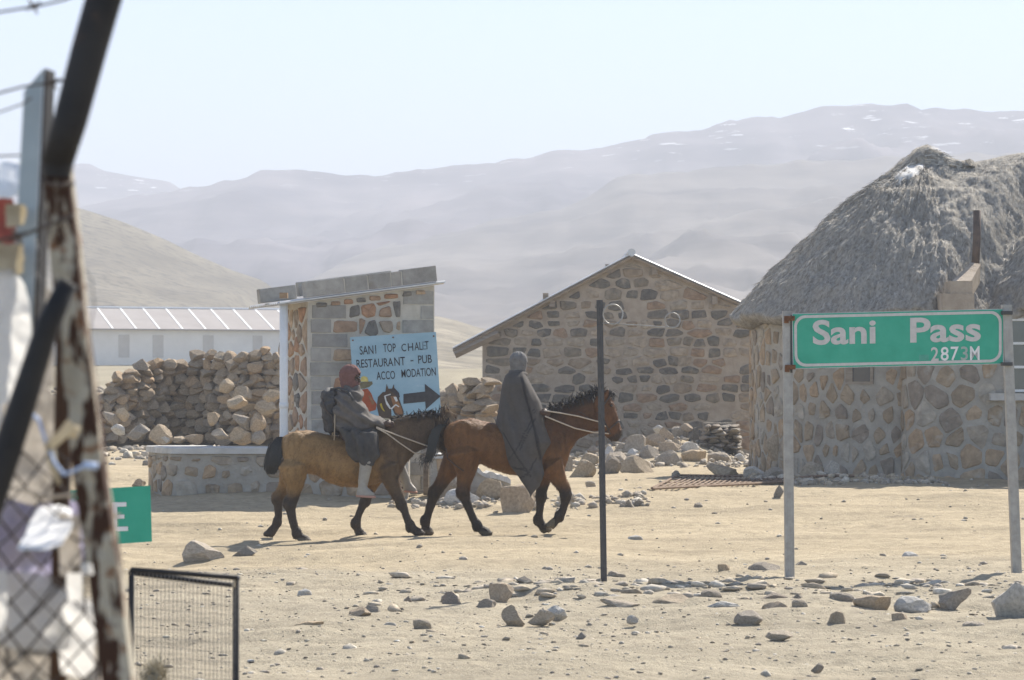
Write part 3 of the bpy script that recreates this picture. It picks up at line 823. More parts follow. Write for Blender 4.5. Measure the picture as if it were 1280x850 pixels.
# ------------------------------------------------------------------ small block and stone kiosk with monopitch roof
def build_kiosk():
    ph = math.radians(17)
    A = np.array((-2.80, 39.0)); ex = np.array((math.cos(ph), math.sin(ph))); ey = np.array((-math.sin(ph), math.cos(ph)))
    Wd, Dp = 1.80, 1.75
    t = thing('stone_kiosk', (A[0]+.7, A[1]+.9, .25), 'narrow kiosk of grey blocks and brown stones with a slanted iron roof', 'shed')
    def at(s, k, z): q = A + ex*s + ey*k; return (q[0], q[1], z)
    z0 = -.05
    ZL, ZR = 2.885, 3.125       # wall top at the left and right front corner
    ztop = lambda s: ZL + (ZR-ZL)*s/Wd
    mb = MB()
    for (s0, s1, k0, k1) in ((0,Wd,0,.18),(0,.18,.18,Dp),(Wd-.18,Wd,.18,Dp),(.18,Wd-.18,Dp-.18,Dp)):
        v = [at(s,k,z0) for s,k in ((s0,k0),(s1,k0),(s1,k1),(s0,k1))] + [at(s,k,ztop(s)-.0) for s,k in ((s0,k0),(s1,k0),(s1,k1),(s0,k1))]
        mb.add(v, [(0,3,2,1),(4,5,6,7),(0,1,5,4),(1,2,6,5),(2,3,7,6),(3,0,4,7)])
    wall = mb.build('wall', M['mortar_pale'], t)
    mf = lambda s, tt, n: at(s, -n, tt)
    # front: alternating long and short blocks at both edges, field stones between
    h = .197; z = ztop(0) - .14 - h
    rows = []; k = 0
    z = 2.90 - .06
    ZROW = []
    while z > .15:
        ZROW.append((z-h+.012, z)); z -= h
    for k, (a, b) in enumerate(ZROW):
        lw = (.56, .33)[k % 2]; extra = None
        if k == 0: lw = .54
        def blk(s0, s1, nm='block', mat='block'):
            pr = .012 + R.uniform(-.003,.004)
            v = [mf(s,tt,-.02) for s,tt in ((s0,a),(s1,a),(s1,b),(s0,b))] + [mf(s+ds,tt+dt,pr) for s,tt,ds,dt in ((s0,a,.006,.006),(s1,a,-.006,.006),(s1,b,-.006,-.006),(s0,b,.006,-.006))]
            part(nm, v, [(4,5,6,7),(0,1,5,4),(1,2,6,5),(2,3,7,6),(3,0,4,7)], M[mat], wall)
        blk(.03 + R.uniform(0,.03), lw)
        rw = (.20, .46)[k % 2]
        blk(Wd - rw, Wd - .012)
        if k % 2 == 1:      # a field stone beside the short block
            poly = [(lw+.02,a),(lw+.36,a+.01),(lw+.37,b-.005),(lw+.02,b)]
            v, f = stone_geo(poly, mf, .008, .02, kk=.12); part('stone', v, f, M['stone_kiosk'], wall)
    # top right quoins follow the slope
    for j, zz in enumerate((2.86,)):
        a, b = zz, zz+.185
        s0 = Wd - .45
        v = [mf(s,tt,-.02) for s,tt in ((s0,a),(Wd-.012,a),(Wd-.012,b),(s0,b))] + [mf(s,tt,.014) for s,tt in ((s0+.006,a+.006),(Wd-.018,a+.006),(Wd-.018,b-.006),(s0+.006,b-.006))]
        part('block', v, [(4,5,6,7),(0,1,5,4),(1,2,6,5),(2,3,7,6),(3,0,4,7)], M['block'], wall)
    seeds = row_seeds(.50, 1.66, .2, 3.10, .215, .20, .31, .28)
    cells = []
    for poly in voronoi(seeds, [(.40,.15),(1.66,.15),(1.66,3.12),(.40,2.92)], 1.0):
        t0, t1 = min(q[1] for q in poly), max(q[1] for q in poly); lo, hi = .58, 1.60
        for k, (ra, rb) in enumerate(ZROW):
            if min(t1, rb) - max(t0, ra) > .05:
                lo = max(lo, .96*0 + ((.57, .72)[k % 2])); hi = min(hi, (1.59, 1.33)[k % 2])
        if t1 > 2.88: hi = min(hi, 1.33)
        p2 = clip(clip(poly, -1, 0, -lo), 1, 0, hi)
        if len(p2) < 3: continue
        A_, c_ = area_c(p2)
        p2 = clip(p2, -(ZR-ZL)/Wd, 1, ZL - .13)
        if len(p2) >= 3 and area_c(p2)[0] > .010: cells.append(p2)
    lay(wall, cells, mf, M['stone_kiosk'], gap=.020, proud=.02)
    # a row of small stones packed under the sheet
    s = .10
    while s < Wd-.25:
        w = R.uniform(.12,.26); z1 = ztop(s+w/2)-.03
        v, f = stone_geo([(s,z1-.085),(s+w,z1-.075),(s+w-.01,z1),(s+.01,z1-.005)], mf, .008, .022, kk=.15); part('stone', v, f, M['stone_kiosk'], wall); s += w+.015
    # left face: field stones
    ml = lambda s, tt, n: (lambda q: (q[0], q[1], tt))(A + ey*(Dp - s) - ex*n)
    cells = voronoi(row_seeds(.02, Dp, .15, 2.85, .24, .26, .42, .3), [(.02,.12),(Dp-.02,.12),(Dp-.02,2.84),(.02,2.84)], 1.1)
    lay(wall, cells, ml, M['stone_kiosk'], gap=.026, proud=.022)
    # roof sheet (corrugated), overhanging left and right
    n = 64; vv = []; ff = []
    ss = np.linspace(-.42, Wd+.12, 12); ks = np.linspace(-.14, Dp+.2, n)
    for lay_ in (0, 1):
        for k_i, kk in enumerate(ks):
            for s in ss:
                vv.append(at(s, kk, ztop(s) + .02 + .016*math.sin(k_i*math.pi/2) + .018*lay_ - (.03 if s < -.2 else 0)*(-.2-s)))
    g = grid_faces(12, n); nv = 12*n
    ff = [tuple(q[::-1]) for q in g] + [tuple(q + nv) for q in g]
    bd = [(i, i+1) for i in range(11)]
    for a, b in bd: ff.append((a, b, b+nv, a+nv)); ff.append(((n-1)*12+b, (n-1)*12+a, (n-1)*12+a+nv, (n-1)*12+b+nv))
    for k in range(n-1): ff.append(((k+1)*12, k*12, k*12+nv, (k+1)*12+nv)); ff.append((k*12+11, (k+1)*12+11, (k+1)*12+11+nv, k*12+11+nv))
    part('roof_sheet', vv, ff, M['iron_sheet'], t)
    # loose blocks that weigh the sheet down
    sl = math.atan2(ZR-ZL, Wd)
    def top_block(s0, s1, k0, hgt, dep=.19, dz=0, lab='grey concrete block weighing down the front roof edge'):
        z_ = lambda s: ztop(s) + .058 + dz
        v = [at(s0,k0,z_(s0)), at(s1,k0,z_(s1)), at(s1,k0+dep,z_(s1)), at(s0,k0+dep,z_(s0))]
        v += [(x,y,z+hgt) for x,y,z in v]
        v = np.array(v); v[4:] += np.array((-.02,0,0))
        c = v.mean(0)
        o = MB().add(v - c, [(0,3,2,1),(4,5,6,7),(0,1,5,4),(1,2,6,5),(2,3,7,6),(3,0,4,7)])
        me = mesh('concrete_block', o.v, o.f, M['block'])
        bm = bmesh.new(); bm.from_mesh(me); bmesh.ops.bevel(bm, geom=bm.edges[:], offset=.008, segments=1, affect='EDGES'); bm.to_mesh(me); bm.free()
        b = put(me, 'concrete_block', loc=c)
        tag(b, lab, 'block', 'concrete blocks laid on the kiosk roof')
    for sj in (.50, .83, 1.1575, 1.31):
        zj = ztop(sj) + .06
        v = [at(sj-.014, -.108, zj), at(sj+.014, -.108, zj), at(sj+.014, .06, zj), at(sj-.014, .06, zj)]
        MB().add(v + [(x-.01, y, z+.192) for x, y, z in v], [(0,3,2,1),(4,5,6,7),(0,1,5,4),(1,2,6,5),(2,3,7,6),(3,0,4,7)]).build('mortar_joint', M['mortar_pale'], t)
    top_block(-.05, .49, -.12, .215, lab='long grey block at the low left end of the front row on the kiosk roof')
    top_block(.51, .82, -.12, .21, lab='short grey block second from the low end of the front row on the kiosk roof')
    top_block(.84, 1.15, -.12, .205, lab='short grey block third from the low end of the front row on the kiosk roof')
    top_block(1.165, 1.30, -.115, .20, lab='narrow block piece next to the highest block on the kiosk roof')
    top_block(1.32, 1.81, -.12, .215, lab='long grey block at the high right end of the kiosk roof')
    top_block(-.50, .02, .75, .20, lab='grey block lying behind the white pipe at the low left corner of the kiosk roof')
    top_block(.10, 1.45, .95, .20, .19, .03, lab='long dark block row showing behind the front blocks on the kiosk roof')
    # white pipe that stands at the left corner
    x, y = -3.125, 38.95
    z1 = EYE-(376-HOR)*38.95/FPX
    p = thing('standing_pipe', (x, y, 0), 'tall white painted pipe standing at the left corner of the kiosk', 'pipe')
    MB().tube([(x,y,.0),(x,y,z1)], .058, 16).build('pipe', M['white_pipe'], p, True)
    MB().tube([(x,y,1.42),(x,y,1.50)], .064, 16).build('coupling', M['white_pipe'], p, True)
    MB().box((x-.055,y-.05,z1+.035),(x+.055,y+.05,z1+.11)).build('wooden_cap', M['timber_tan'], p)
M['timber_tan'] = mk('tan_wood', [(.3,(.26,.17,.10)),(.7,(.36,.25,.15))], 9, .9, .3, 40, stretch=(1,1,5))
build_kiosk()

# ------------------------------------------------------------------ low walls in front of the kiosk
def build_plinth():
    t = thing('low_stone_wall', (-3.6, 38.3, .3), 'low stone plinth with pale cement top in front of the kiosk', 'wall')
    pts = [(-5.06, 39.6), (-4.9, 39.1), (-4.75, 38.65), (-4.62, 38.33), (-4.35, 38.25)] + [(x, 38.25) for x in np.arange(-4.1, -1.2, .3)]
    mp, L = path_map(pts)
    zt = .90
    w = wall_sheet(mp, L, -.1, zt-.09, .8).build('wall', M['mortar_grey'], t)
    cells = voronoi(row_seeds(0, L, .28, zt-.1, .19, .2, .44, .25), [(.02,.22),(L,.22),(L,zt-.11),(.02,zt-.11)], 1.3)
    lay(w, cells, mp, M['stone_hut'], gap=.03, proud=.022)
    mb = MB(); rings = []
    for s in np.linspace(0, L, 40):
        j = R.uniform(-.014, .014)
        rings.append([mp(s,zt-.085,.05+j), mp(s,zt-.01+j*.5,.045+j), mp(s,zt+.004+j*.5,.02), mp(s,zt+j*.5,-.78), mp(s,zt-.085,-.8)])
    mb.loft(rings); mb.build('cement_cap', M['cement'], t)
    # lower stretch that runs on behind the horses
    t2 = thing('low_stone_wall', (-.6, 38.4, .3), 'lower rough stone wall with broken pale top behind the horses', 'wall')
    pts = [(x, 38.3 + .05*math.sin(x*3)) for x in np.arange(-1.1, .06, .12)]
    mp2, L2 = path_map(pts)
    topf = lambda s: .76 - .26*sstep(s, .35, .8) - .1*sstep(s, .8, 1.2)
    w = wall_sheet(mp2, L2, -.1, 1, .6, topf=topf).build('wall', M['mortar_grey'], t2)
    cells = voronoi(row_seeds(0, L2, .2, .8, .25, .22, .4, .25), [(.02,.12),(L2,.12),(L2,.8),(.02,.8)], 1.2)
    lay(w, cells, mp2, M['stone_hut'], gap=.03, proud=.025, keep=lambda c, p: max(q[1] for q in p) < topf(c[0])+.05)
    mb = MB(); rings = []
    for s in np.linspace(0, L2, 24):
        j = R.uniform(-.02, .02); zt = topf(s)+.06
        rings.append([mp2(s,zt-.07,.04+j), mp2(s,zt+j,.03+j), mp2(s,zt+j,-.6), mp2(s,zt-.07,-.62)])
    mb.loft(rings); mb.build('cement_cap', M['cement'], t2)
build_plinth()

# ------------------------------------------------------------------ rocks
def rock_mesh(name, seed, cuts=7, sub=2, mat=None, rough=.12, lo=.38):
    rs = np.random.RandomState(seed)
    bm = bmesh.new(); bmesh.ops.create_icosphere(bm, subdivisions=sub, radius=1.0)
    v = np.array([x.co[:] for x in bm.verts])
    for _ in range(cuts):
        n = rs.normal(size=3); n /= np.linalg.norm(n); c = rs.uniform(lo, .82)
        dd = v @ n - c; v = v - np.clip(dd, 0, None)[:,None]*n
    v = v*(1 + rough*fbm(v*1.6 + seed, 3, seed)[:,None]); v[:,:2] *= (1 - .10*v[:,2:3])
    mn, mx = v.min(0), v.max(0); v = (v - (mn+mx)/2) / ((mx-mn)/2)
    for x, c in zip(bm.verts, v): x.co = c
    me = bpy.data.meshes.new(name); bm.to_mesh(me); bm.free()
    if mat: me.materials.append(mat)
    return me
ROCKS = {k: [rock_mesh('rock', 100*i + j, cuts=12, sub=3, mat=M[k], rough=.10, lo=.48 if k in ('rock_orange', 'rock_pale') else .40) for j in range(n)] for i, (k, n) in enumerate((('rock', 9), ('rock_dark', 4), ('rock_pale', 4), ('rock_orange', 4), ('dry_stone', 8)))}
SMALL = {k: [rock_mesh('stone', 700 + 100*i + j, cuts=13, sub=2, mat=M[k], rough=.08) for j in range(10)] for i, k in enumerate(('dry_stone', 'rock_dark'))}

def place_rock(u0, u1, v0, v1, kind, label, d=None, group='loose rocks on the dusty ground', name='rock', sink=.5, dmax=70.0):
    u = (u0+u1)/2
    if d is None:       # walk out until the ground meets the sight line of the rock's foot
        d = 16.0
        for _ in range(4000):
            x = (u-640)*d/FPX
            if EYE-(v1-HOR)*d/FPX <= float(gbase(x, d)): break
            if d > dmax: break
            d += .02
    w = (u1-u0)*d/FPX; h = max(.03, (v1-v0)*d/FPX)
    me = R.choice(ROCKS[kind])
    dep = max(w*.62, h*.7)*R.uniform(.85, 1.15)
    x = (u-640)*d/FPX; zb = EYE-(v1-HOR)*d/FPX
    o = put(me, name)
    y = d + dep*.45
    zb = min(zb, gz(x, y) + .02) if d is not None and label and False else zb
    o.location = (x, y, zb + h*(.5-sink*.5)); o.scale = (w/2*1.04, dep/2, h/2*(1+sink))
    o.rotation_euler = (R.uniform(-.06,.06), R.uniform(-.05,.05), R.choice((0, math.pi)) + R.uniform(-.2,.2))
    tag(o, label, 'rock', group)
    return o
rk = place_rock
GF = 'rocks strewn along the foreground ridge'
rk(611,642,729,749,'rock_orange','rounded tan rock left of the dark pole, the tallest nearby',group=GF)
rk(627,656,757,776,'rock','angular grey rock below the rounded tan rock',group=GF)
rk(660,693,761,776,'rock','flat brown rock at the left end of the stone ridge',group=GF)
rk(682,709,757,771,'rock_pale','pale low stone beside the flat brown rock left of the pole',group=GF)
rk(645,669,720,729,'rock_dark','dark small rock behind the rounded tan rock',group=GF)
rk(759,783,713.5,721.5,'rock','small brown rock just right behind the foot of the dark pole',group=GF)
rk(751,802,750,762,'rock','long flat slab in front of the foot of the dark pole',group=GF)
rk(757,780,743,750,'rock_pale','small pale rock right at the foot of the dark pole',group=GF)
rk(817,876,744,760,'rock','long low grey rock between the dark pole and the sign post',group=GF)
rk(876,905,737,754,'rock','blocky grey rock at the right end of the long low rock',group=GF)
rk(881,925,752,765,'rock_pale','pale pointed rock in front of the blocky grey rock',group=GF)
rk(919,955,764,779,'rock','dark brown wedge lying nearest the camera left of the left sign post',group=GF)
rk(943,985,741,753,'rock_dark','black slab leaning on the ridge below the left sign post',group=GF)
rk(953,988,752,766,'rock_orange','tan rock under the leaning black slab',group=GF)
rk(990,1012,749,765,'rock','brown cube-like stone right of the tan rock under the black slab',group=GF)
rk(988,1004,742,751,'rock_dark','small dark stone right of the leaning black slab',group=GF)
rk(1014,1051,761,768,'rock','thin flat stone below the sign between the two posts',group=GF)
rk(1035,1059,764,780,'rock','upright brown stone in front of the thin flat stone',group=GF)
rk(1038,1073,741,757,'rock','low hump-shaped stone below the left half of the green sign',group=GF)
rk(1067,1115,745,763,'rock_orange','wide tan wedge rock below the middle of the green sign',group=GF)
rk(1118,1168,746,762,'rock_pale','long pale rounded rock right of the wide tan wedge',group=GF)
rk(1174,1216,736,758,'rock','large grey-brown rock left of the pale boulder',group=GF)
rk(1243,1300,728,776,'rock_pale','big pale rounded boulder at the foot of the right sign post',group=GF)
rk(1205,1237,777,790,'rock','flat stone nearest the camera left of the pale boulder',group=GF)
rk(1115,1136,766,781,'rock_orange','small pointed tan stone in front of the long pale rock',group=GF)
rk(897,913,705,715,'rock_orange','small triangular stone standing behind the ridge left of the sign',group=GF)
rk(937,980,703,714,'rock','low pale brown rock left behind the left sign post foot',group=GF)
rk(993,1009,701,708,'rock_dark','small black stone right behind the left sign post foot',group=GF)
rk(1128,1152,690,699,'rock_pale','small pale stone alone on the sand under the sign',group=GF)
rk(1014,1030,829,838,'rock_dark','small dark stone alone on the gravel nearest the camera',group=GF)
rk(719,733,790,799,'rock_dark','small brown stone on the gravel in front of the dark pole',group=GF)
rk(783,799,769,777,'rock_pale','small pale stone below the long flat slab',group=GF)
rk(958,992,789,798,'rock','low flat stone on the gravel in front of the left sign post',group=GF)
rk(227,281,676,698,'rock','flat grey boulder half buried at the left end of the track',group=GF)
rk(290,320,682,695,'rock_dark','darker low stone beside the flat grey boulder',group=GF)
rk(367,404,777,790,'rock_orange','low oval tan stone alone on the gravel track',group=GF)
rk(436,463,759,770,'rock_orange','rounded tan stone up the track from the low oval one',group=GF)
rk(455,476,756,766,'rock_dark','dark grey stone touching the rounded tan stone',group=GF)
rk(324,337,721,729,'rock','small stone on the track left of the gravel patch',group=GF)
rk(371,389,736,744,'rock_pale','small pale stone in the middle of the gravel track',group=GF)
rk(516,540,774,785,'rock','brown stone at the near left tip of the ridge',group=GF)
rk(476,495,778,786,'rock_pale','small light stone left of the brown stone at the ridge tip',group=GF)
rk(552,576,740,755,'rock_dark','dark pointed stone on the left slope of the ridge',group=GF)
rk(506,516,745,753,'rock_dark','tiny dark cube of stone left of the dark pointed stone',group=GF)
rk(594,620,748,758,'rock','flat stone at the left of the rounded tan rock',group=GF)
GM = 'rocks on the sandy yard'
rk(782,793,624,634,'rock_dark','left end of a knobbly brown stone pair on the open sand',group=GM)
rk(790,805,623,633,'rock_dark','right end of a knobbly brown stone pair on the open sand',group=GM)
rk(868,879,628,634,'rock','tiny grey stone right of the knobbly pair on the sand',group=GM)
rk(784,804,669,675,'rock_pale','flat pale chip on the sand right of the dark pole',group=GM)
rk(838,850,588,598,'rock_dark','small dark stone at the edge of the yard left of the grating',group=GM)
rk(885,923,580,597,'rock','wedge-shaped brown rock behind the rusty grating',group=GM)
rk(930,956,583,597,'rock_pale','bright white stone behind the rusty grating',group=GM)
rk(952,980,584,598,'rock_dark','dark flat rock left of the left sign post behind the grating',group=GM)
rk(992,1031,577,595,'rock','large brown rock right of the left sign post at the hut wall',group=GM)
rk(1031,1050,576,595,'rock_pale','crumbly pale lump by the hut wall',group=GM)
rk(967,980,606,619,'rock_dark','small grey stone at the back of the left sign post',group=GM)
rk(958,988,542,572,'rock_orange','big tan boulder against the round hut wall',d=46.6,group=GM)
rk(626,671,606,640,'rock_orange','big tan boulder under the front horse',group=GM)
rk(555,598,611,628,'rock_pale','white topped stone slab between the horses',group=GM)
rk(596,630,598,622,'rock','brown rock left of the big boulder under the front horse',group=GM)
rk(700,716,606,625,'rock_pale','pale rounded stone behind the lifted foreleg',d=37.0,group=GM)
rk(732,745,601,608,'rock','small stone on the sand just left of the dark pole',group=GM)
rk(560,580,592,604,'rock','small stone against the low wall between the horses',d=37.9,group=GM)
GR = 'rubble heaped in front of the stone cottage'
pile = [(710,745,574,596,'rock'),(747,776,568,592,'rock_dark'),(776,818,569,590,'rock'),(818,851,562,582,'rock'),(851,883,562,579,'rock_orange'),(886,916,565,579,'rock'),(779,808,543,566,'rock'),(806,833,541,559,'rock_orange'),(821,842,534,553,'rock_orange'),(816,830,531,539,'rock_pale'),(839,861,533,551,'rock'),(849,866,529,537,'rock_orange'),(848,873,552,567,'rock_pale'),(858,874,534,549,'rock_dark'),(726,748,566,581,'rock'),(753,768,558,576,'rock_pale'),(764,785,553,567,'rock'),(757,784,564,580,'rock'),(800,826,556,572,'rock'),(824,850,552,567,'rock_orange'),(917,931,566,577,'rock_pale'),(930,946,568,577,'rock'),(700,716,570,588,'rock_dark'),(734,752,556,568,'rock_dark'),(784,800,560,572,'rock_pale'),(836,852,548,560,'rock')]
where = ['lying lowest at the left of the heap','dark in the front of the heap','the long slab in the front row','right of the long slab in the front row','tan, near the dark stack','low, in front of the dark stack','large and grey on the left shoulder','tan, high on the left shoulder','tan, near the top of the heap','small and pale on the very top','square, near the top right','small and tan beside the top','pale, in the middle of the heap','dark, against the dark stack','small, at the left rear','pale, at the rear left','flat, behind the slab','tucked behind the slab','in the centre below the tan pair','tan, below the pale middle stone','white, at the right of the dark stack','brown, nearest the hut corner','dark, at the far left behind the horse head','dark, at the upper left','small pale, between slab and shoulder','small, below the square stone']
for (a, b, c, e, k), wtxt in zip(pile, where):
    rk(a, b, c, e, k, 'heap stone before the cottage, ' + wtxt, dmax=58.9, group=GR, sink=.45)
# dark stack of flat stones
def dark_stack():
    t = thing('stone_stack', (4.05, 58.6, .3), 'stack of thin dark flat stones against the cottage corner', 'stone pile')
    for r_ in range(9):
        v = 570 - r_*4.6
        u = 872 + r_*1.0
        while u < 922 - r_*.3:
            w = R.uniform(8, 16); d = 58.4 + R.uniform(-.15,.15)
            o = put(R.choice(SMALL['rock_dark']), 'stone', t)
            p = W(u+w/2, v, d) - ORG[t]
            o.location = p; o.scale = (w*d/FPX*.55, .22, .055); o.rotation_euler = (R.uniform(-.1,.1), R.uniform(-.12,.12), R.uniform(-.4,.4))
            u += w*.92
    MB().box((3.95,58.5,-.1),(4.55,59.0,.98)).build('core', M['rock_dark'], t)
dark_stack()

# ------------------------------------------------------------------ ruined dry-stone wall
def dry_wall(name, label, prof, d0, dfun, sh, u0, u1, vb, cat='wall', seed=1, mats=('dry_stone',), core=True, hs=(9,15), ws=(11,24)):
    t = thing(name, W((u0+u1)/2, vb, d0), label, cat)
    n = 0; cm = MB(); us = np.linspace(u0+4, u1-4, 26); rings = []
    for u in us:
        d = dfun(u)+.13; top = np.interp(u, *zip(*prof)) + 7
        a, b = W(u, vb+8, d), W(u, top, d)
        rings.append([a, b, b+np.array((0,.35,0)), a+np.array((0,.35,0))])
    if core: cm.loft(rings); cm.build('core', M['core_dark'], t)
    v = vb
    ex = MB()
    while v > min(p[1] for p in prof) - 4:
        hh = R.uniform(*hs)
        u = u0 - R.uniform(0, 8)
        while u < u1:
            w = R.uniform(*ws)
            top = np.interp(u+w/2, *zip(*prof))
            if v - hh*.4 > top:
                d = dfun(u+w/2) + R.uniform(-.05, .05)
                o = put(R.choice(SMALL[mats[0]]), 'stone', t)
                k = d/FPX
                o.location = W(u+w/2, v-hh/2+R.uniform(-1.5,1.5), d) - ORG[t]
                o.scale = (w*k*.60, .24*R.uniform(.9,1.15), hh*k*.64)
                o.rotation_euler = (R.uniform(-.25,.25), R.uniform(-.2,.2), R.uniform(-.5,.5))
                n += 1
            u += w*.90
        v -= hh*.80
    return t, n
M['core_dark'] = mk('wall_heart', [(.3,(.10,.08,.06)),(.7,(.17,.14,.105))], 5, .95, .4, 20)
prof = [(118,500),(135,484),(150,470),(165,459),(185,453),(215,450),(240,446),(262,444),(280,447),(295,446),(312,440),(330,438),(348,441),(365,450)]
def df(u):      # the middle of the wall bows away, like the inside of a round kraal
    return 63.5 + 1.6*math.exp(-((u-225)/48)**2)
_, n1 = dry_wall('dry_stone_wall', 'ruined curved dry-stone wall between the kiosk and the long pale building', prof, 63.5, df, None, 120, 362, 552, hs=(8,14), ws=(11,22))
GK = 'stones tumbled from the ruined dry-stone wall'
tum = [(128,147,514,531,'rock'),(144,161,509,524,'rock_orange'),(158,186,529,547,'rock_dark'),(185,214,530,553,'rock_orange'),(230,253,543,554,'rock_orange'),(165,181,598,608,'rock'),(283,309,494,509,'rock_orange'),(289,314,482,498,'rock'),(273,293,473,489,'rock_orange'),(259,274,515,530,'rock_orange'),(290,313,517,535,'rock'),(312,332,515,538,'rock_orange'),(264,286,535,547,'rock'),(285,314,533,553,'rock_orange'),(313,331,537,553,'rock'),(150,172,557,563,'rock_dark'),(200,212,545,553,'rock_pale'),(138,156,530,542,'rock_pale'),(214,232,545,553,'rock'),(318,345,500,516,'rock'),(328,350,486,502,'rock_orange')]
tw = ['pale brown at the wall end beside the rusty post','small tan at the wall end','dark, with a shadowed face, in front of the left end','large tan, leaning right in front of the wall','flat tan, just behind the plinth left end','small, on the sand behind the green sign','bright ochre block halfway up the wall','grey, above the ochre block','tan, jutting near the wall top','round ochre, low in the middle of the wall','grey, below the ochre block','large tan, right of the middle','flat, at the foot of the wall','largest tan block at the wall foot','grey, at the wall foot beside the pipe','thin flat piece on the sand left of the plinth','pale chip at the foot of the wall','pale, half buried at the left','low, behind the plinth','grey, near the pipe, upper','ochre, near the pipe, highest']
for (a, b, c, e, k), wt in zip(tum, tw):
    dd = 61.4 if e > 500 else 62.6
    if e > 556: dd = None
    rk(a, b, c, e, k, 'stone at the ruined wall, ' + wt, d=dd, group=GK, sink=.2)
prof2 = [(535,505),(548,488),(560,482),(575,476),(592,476),(606,470),(615,474)]
dry_wall('dry_stone_wall', 'broken heap of dry-laid stones between kiosk and stone cottage', prof2, 58, lambda u: 58.0 + .02*(600-u), None, 540, 606, 545, hs=(7,12), ws=(12,28))
# ------------------------------------------------------------------ long pale building far behind
def build_long_house():
    d = 205.0; k = d/FPX
    ps = math.radians(20); ax = np.array((math.cos(ps), math.sin(ps))); dn = np.array((math.sin(ps), -math.cos(ps)))
    O = W(110, 412, d)[:2]; zE = W(0, 412, d)[2]; zR = W(0, 387, d+5)[2]; zG = 1.8
    t = thing('long_building', (O[0]+5, O[1], 3), 'long low white building with pale iron roof far behind the ruined wall', 'building')
    L0, L1 = -6.0, 17.2
    at = lambda s, q, z: (O[0] + ax[0]*s + dn[0]*q, O[1] + ax[1]*s + dn[1]*q, z)
    mb = MB()
    v = [at(L0,-.2,zG), at(L1,-.2,zG), at(L1,-5,zG), at(L0,-5,zG), at(L0,-.2,zE), at(L1,-.2,zE), at(L1,-5,zR-.05), at(L0,-5,zR-.05)]
    mb.add(v, [(0,1,5,4),(1,2,6,5),(2,3,7,6),(3,0,4,7),(4,5,6,7)]); wall = mb.build('wall', M['wall_white'], t)
    mb = MB(); v = [at(L0-.3,.25,zE), at(L1+.3,.25,zE), at(L1+.3,-5.2,zR+.06), at(L0-.3,-5.2,zR+.06)]
    mb.add(v + [(x,y,z+.08) for x,y,z in v], [(0,3,2,1),(4,5,6,7),(0,1,5,4),(1,2,6,5),(2,3,7,6),(3,0,4,7)]); roof = mb.build('roof', M['roof_pale'], t)
    for s in np.arange(L0+.8, L1, 1.72):
        q_ = [at(s,.26,zE+.085), at(s+.14,.26,zE+.085), at(s+.14,-5.2,zR+.145), at(s,-5.2,zR+.145)]
        MB().add(q_ + [(x,y,z+.02) for x,y,z in q_], [(0,3,2,1),(4,5,6,7),(0,1,5,4),(1,2,6,5),(2,3,7,6),(3,0,4,7)]).build('roof_seam', M['seam_white'], roof)
    MB().tube([at(L0-.3,-5.2,zR+.18), at(L1+.3,-5.2,zR+.18)], .09, 5).build('ridge_strip', M['seam_white'], roof)
    for u0, u1 in ((147,160),(188,201),(249,262),(310,322)):
        s0, s1 = (u0-110)*k/math.cos(ps), (u1-110)*k/math.cos(ps)
        z0, z1 = zE-2.0, zE-.35
        MB().add([at(s0,-.17,z0),at(s1,-.17,z0),at(s1,-.17,z1),at(s0,-.17,z1),at(s0,-.22,z0),at(s1,-.22,z0),at(s1,-.22,z1),at(s0,-.22,z1)], [(0,1,2,3),(0,4,5,1),(1,5,6,2),(2,6,7,3),(3,7,4,0)]).build('window', M['opening'], t)
build_long_house()
# ------------------------------------------------------------------ lettering
def text_geo(body, bold=0.0, space=1.0, depth=.012):
    """letters as flat solid shapes; returns verts (n,3) with x across, y up, z out, normalised to cap height 1, and faces"""
    cu = bpy.data.curves.new('t', 'FONT'); cu.body = body; cu.size = 1.0; cu.extrude = 0; cu.offset = bold; cu.space_character = space; cu.resolution_u = 4
    o = bpy.data.objects.new('t', cu); C.objects.link(o)
    dg = bpy.context.evaluated_depsgraph_get(); dg.update()
    me = bpy.data.meshes.new_from_object(o.evaluated_get(dg))
    v = co_of(me); f = [tuple(p.vertices) for p in me.polygons]
    bpy.data.objects.remove(o); bpy.data.curves.remove(cu); bpy.data.meshes.remove(me)
    return v, f
def letters(name, body, mat, parent, mapf, x0, x1, y0, y1, bold=0.0, space=1.0, ref=None, lift=.004, italic=0.0):
    """fit the text's own box (or that of ref) into x0..x1, y0..y1 of the board's plane"""
    v, f = text_geo(body, bold, space)
    r = text_geo(ref, bold, space)[0] if ref else v
    mn, mx = r.min(0), r.max(0); 
    X = x0 + (v[:,0]-v[:,0].min())/(v[:,0].max()-v[:,0].min())*(x1-x0)
    Y = y0 + (v[:,1]-mn[1])/(mx[1]-mn[1])*(y1-y0)
    X = X + italic*(Y-y0)
    return part(name, [mapf(a, b, lift) for a, b in zip(X, Y)], f, mat, parent)
def flat(name, poly, mat, parent, mapf, lift=.003, thick=None):
    n = len(poly)
    v = [mapf(p[0], p[1], lift) for p in poly]
    return part(name, v, [tuple(range(n))], mat, parent)

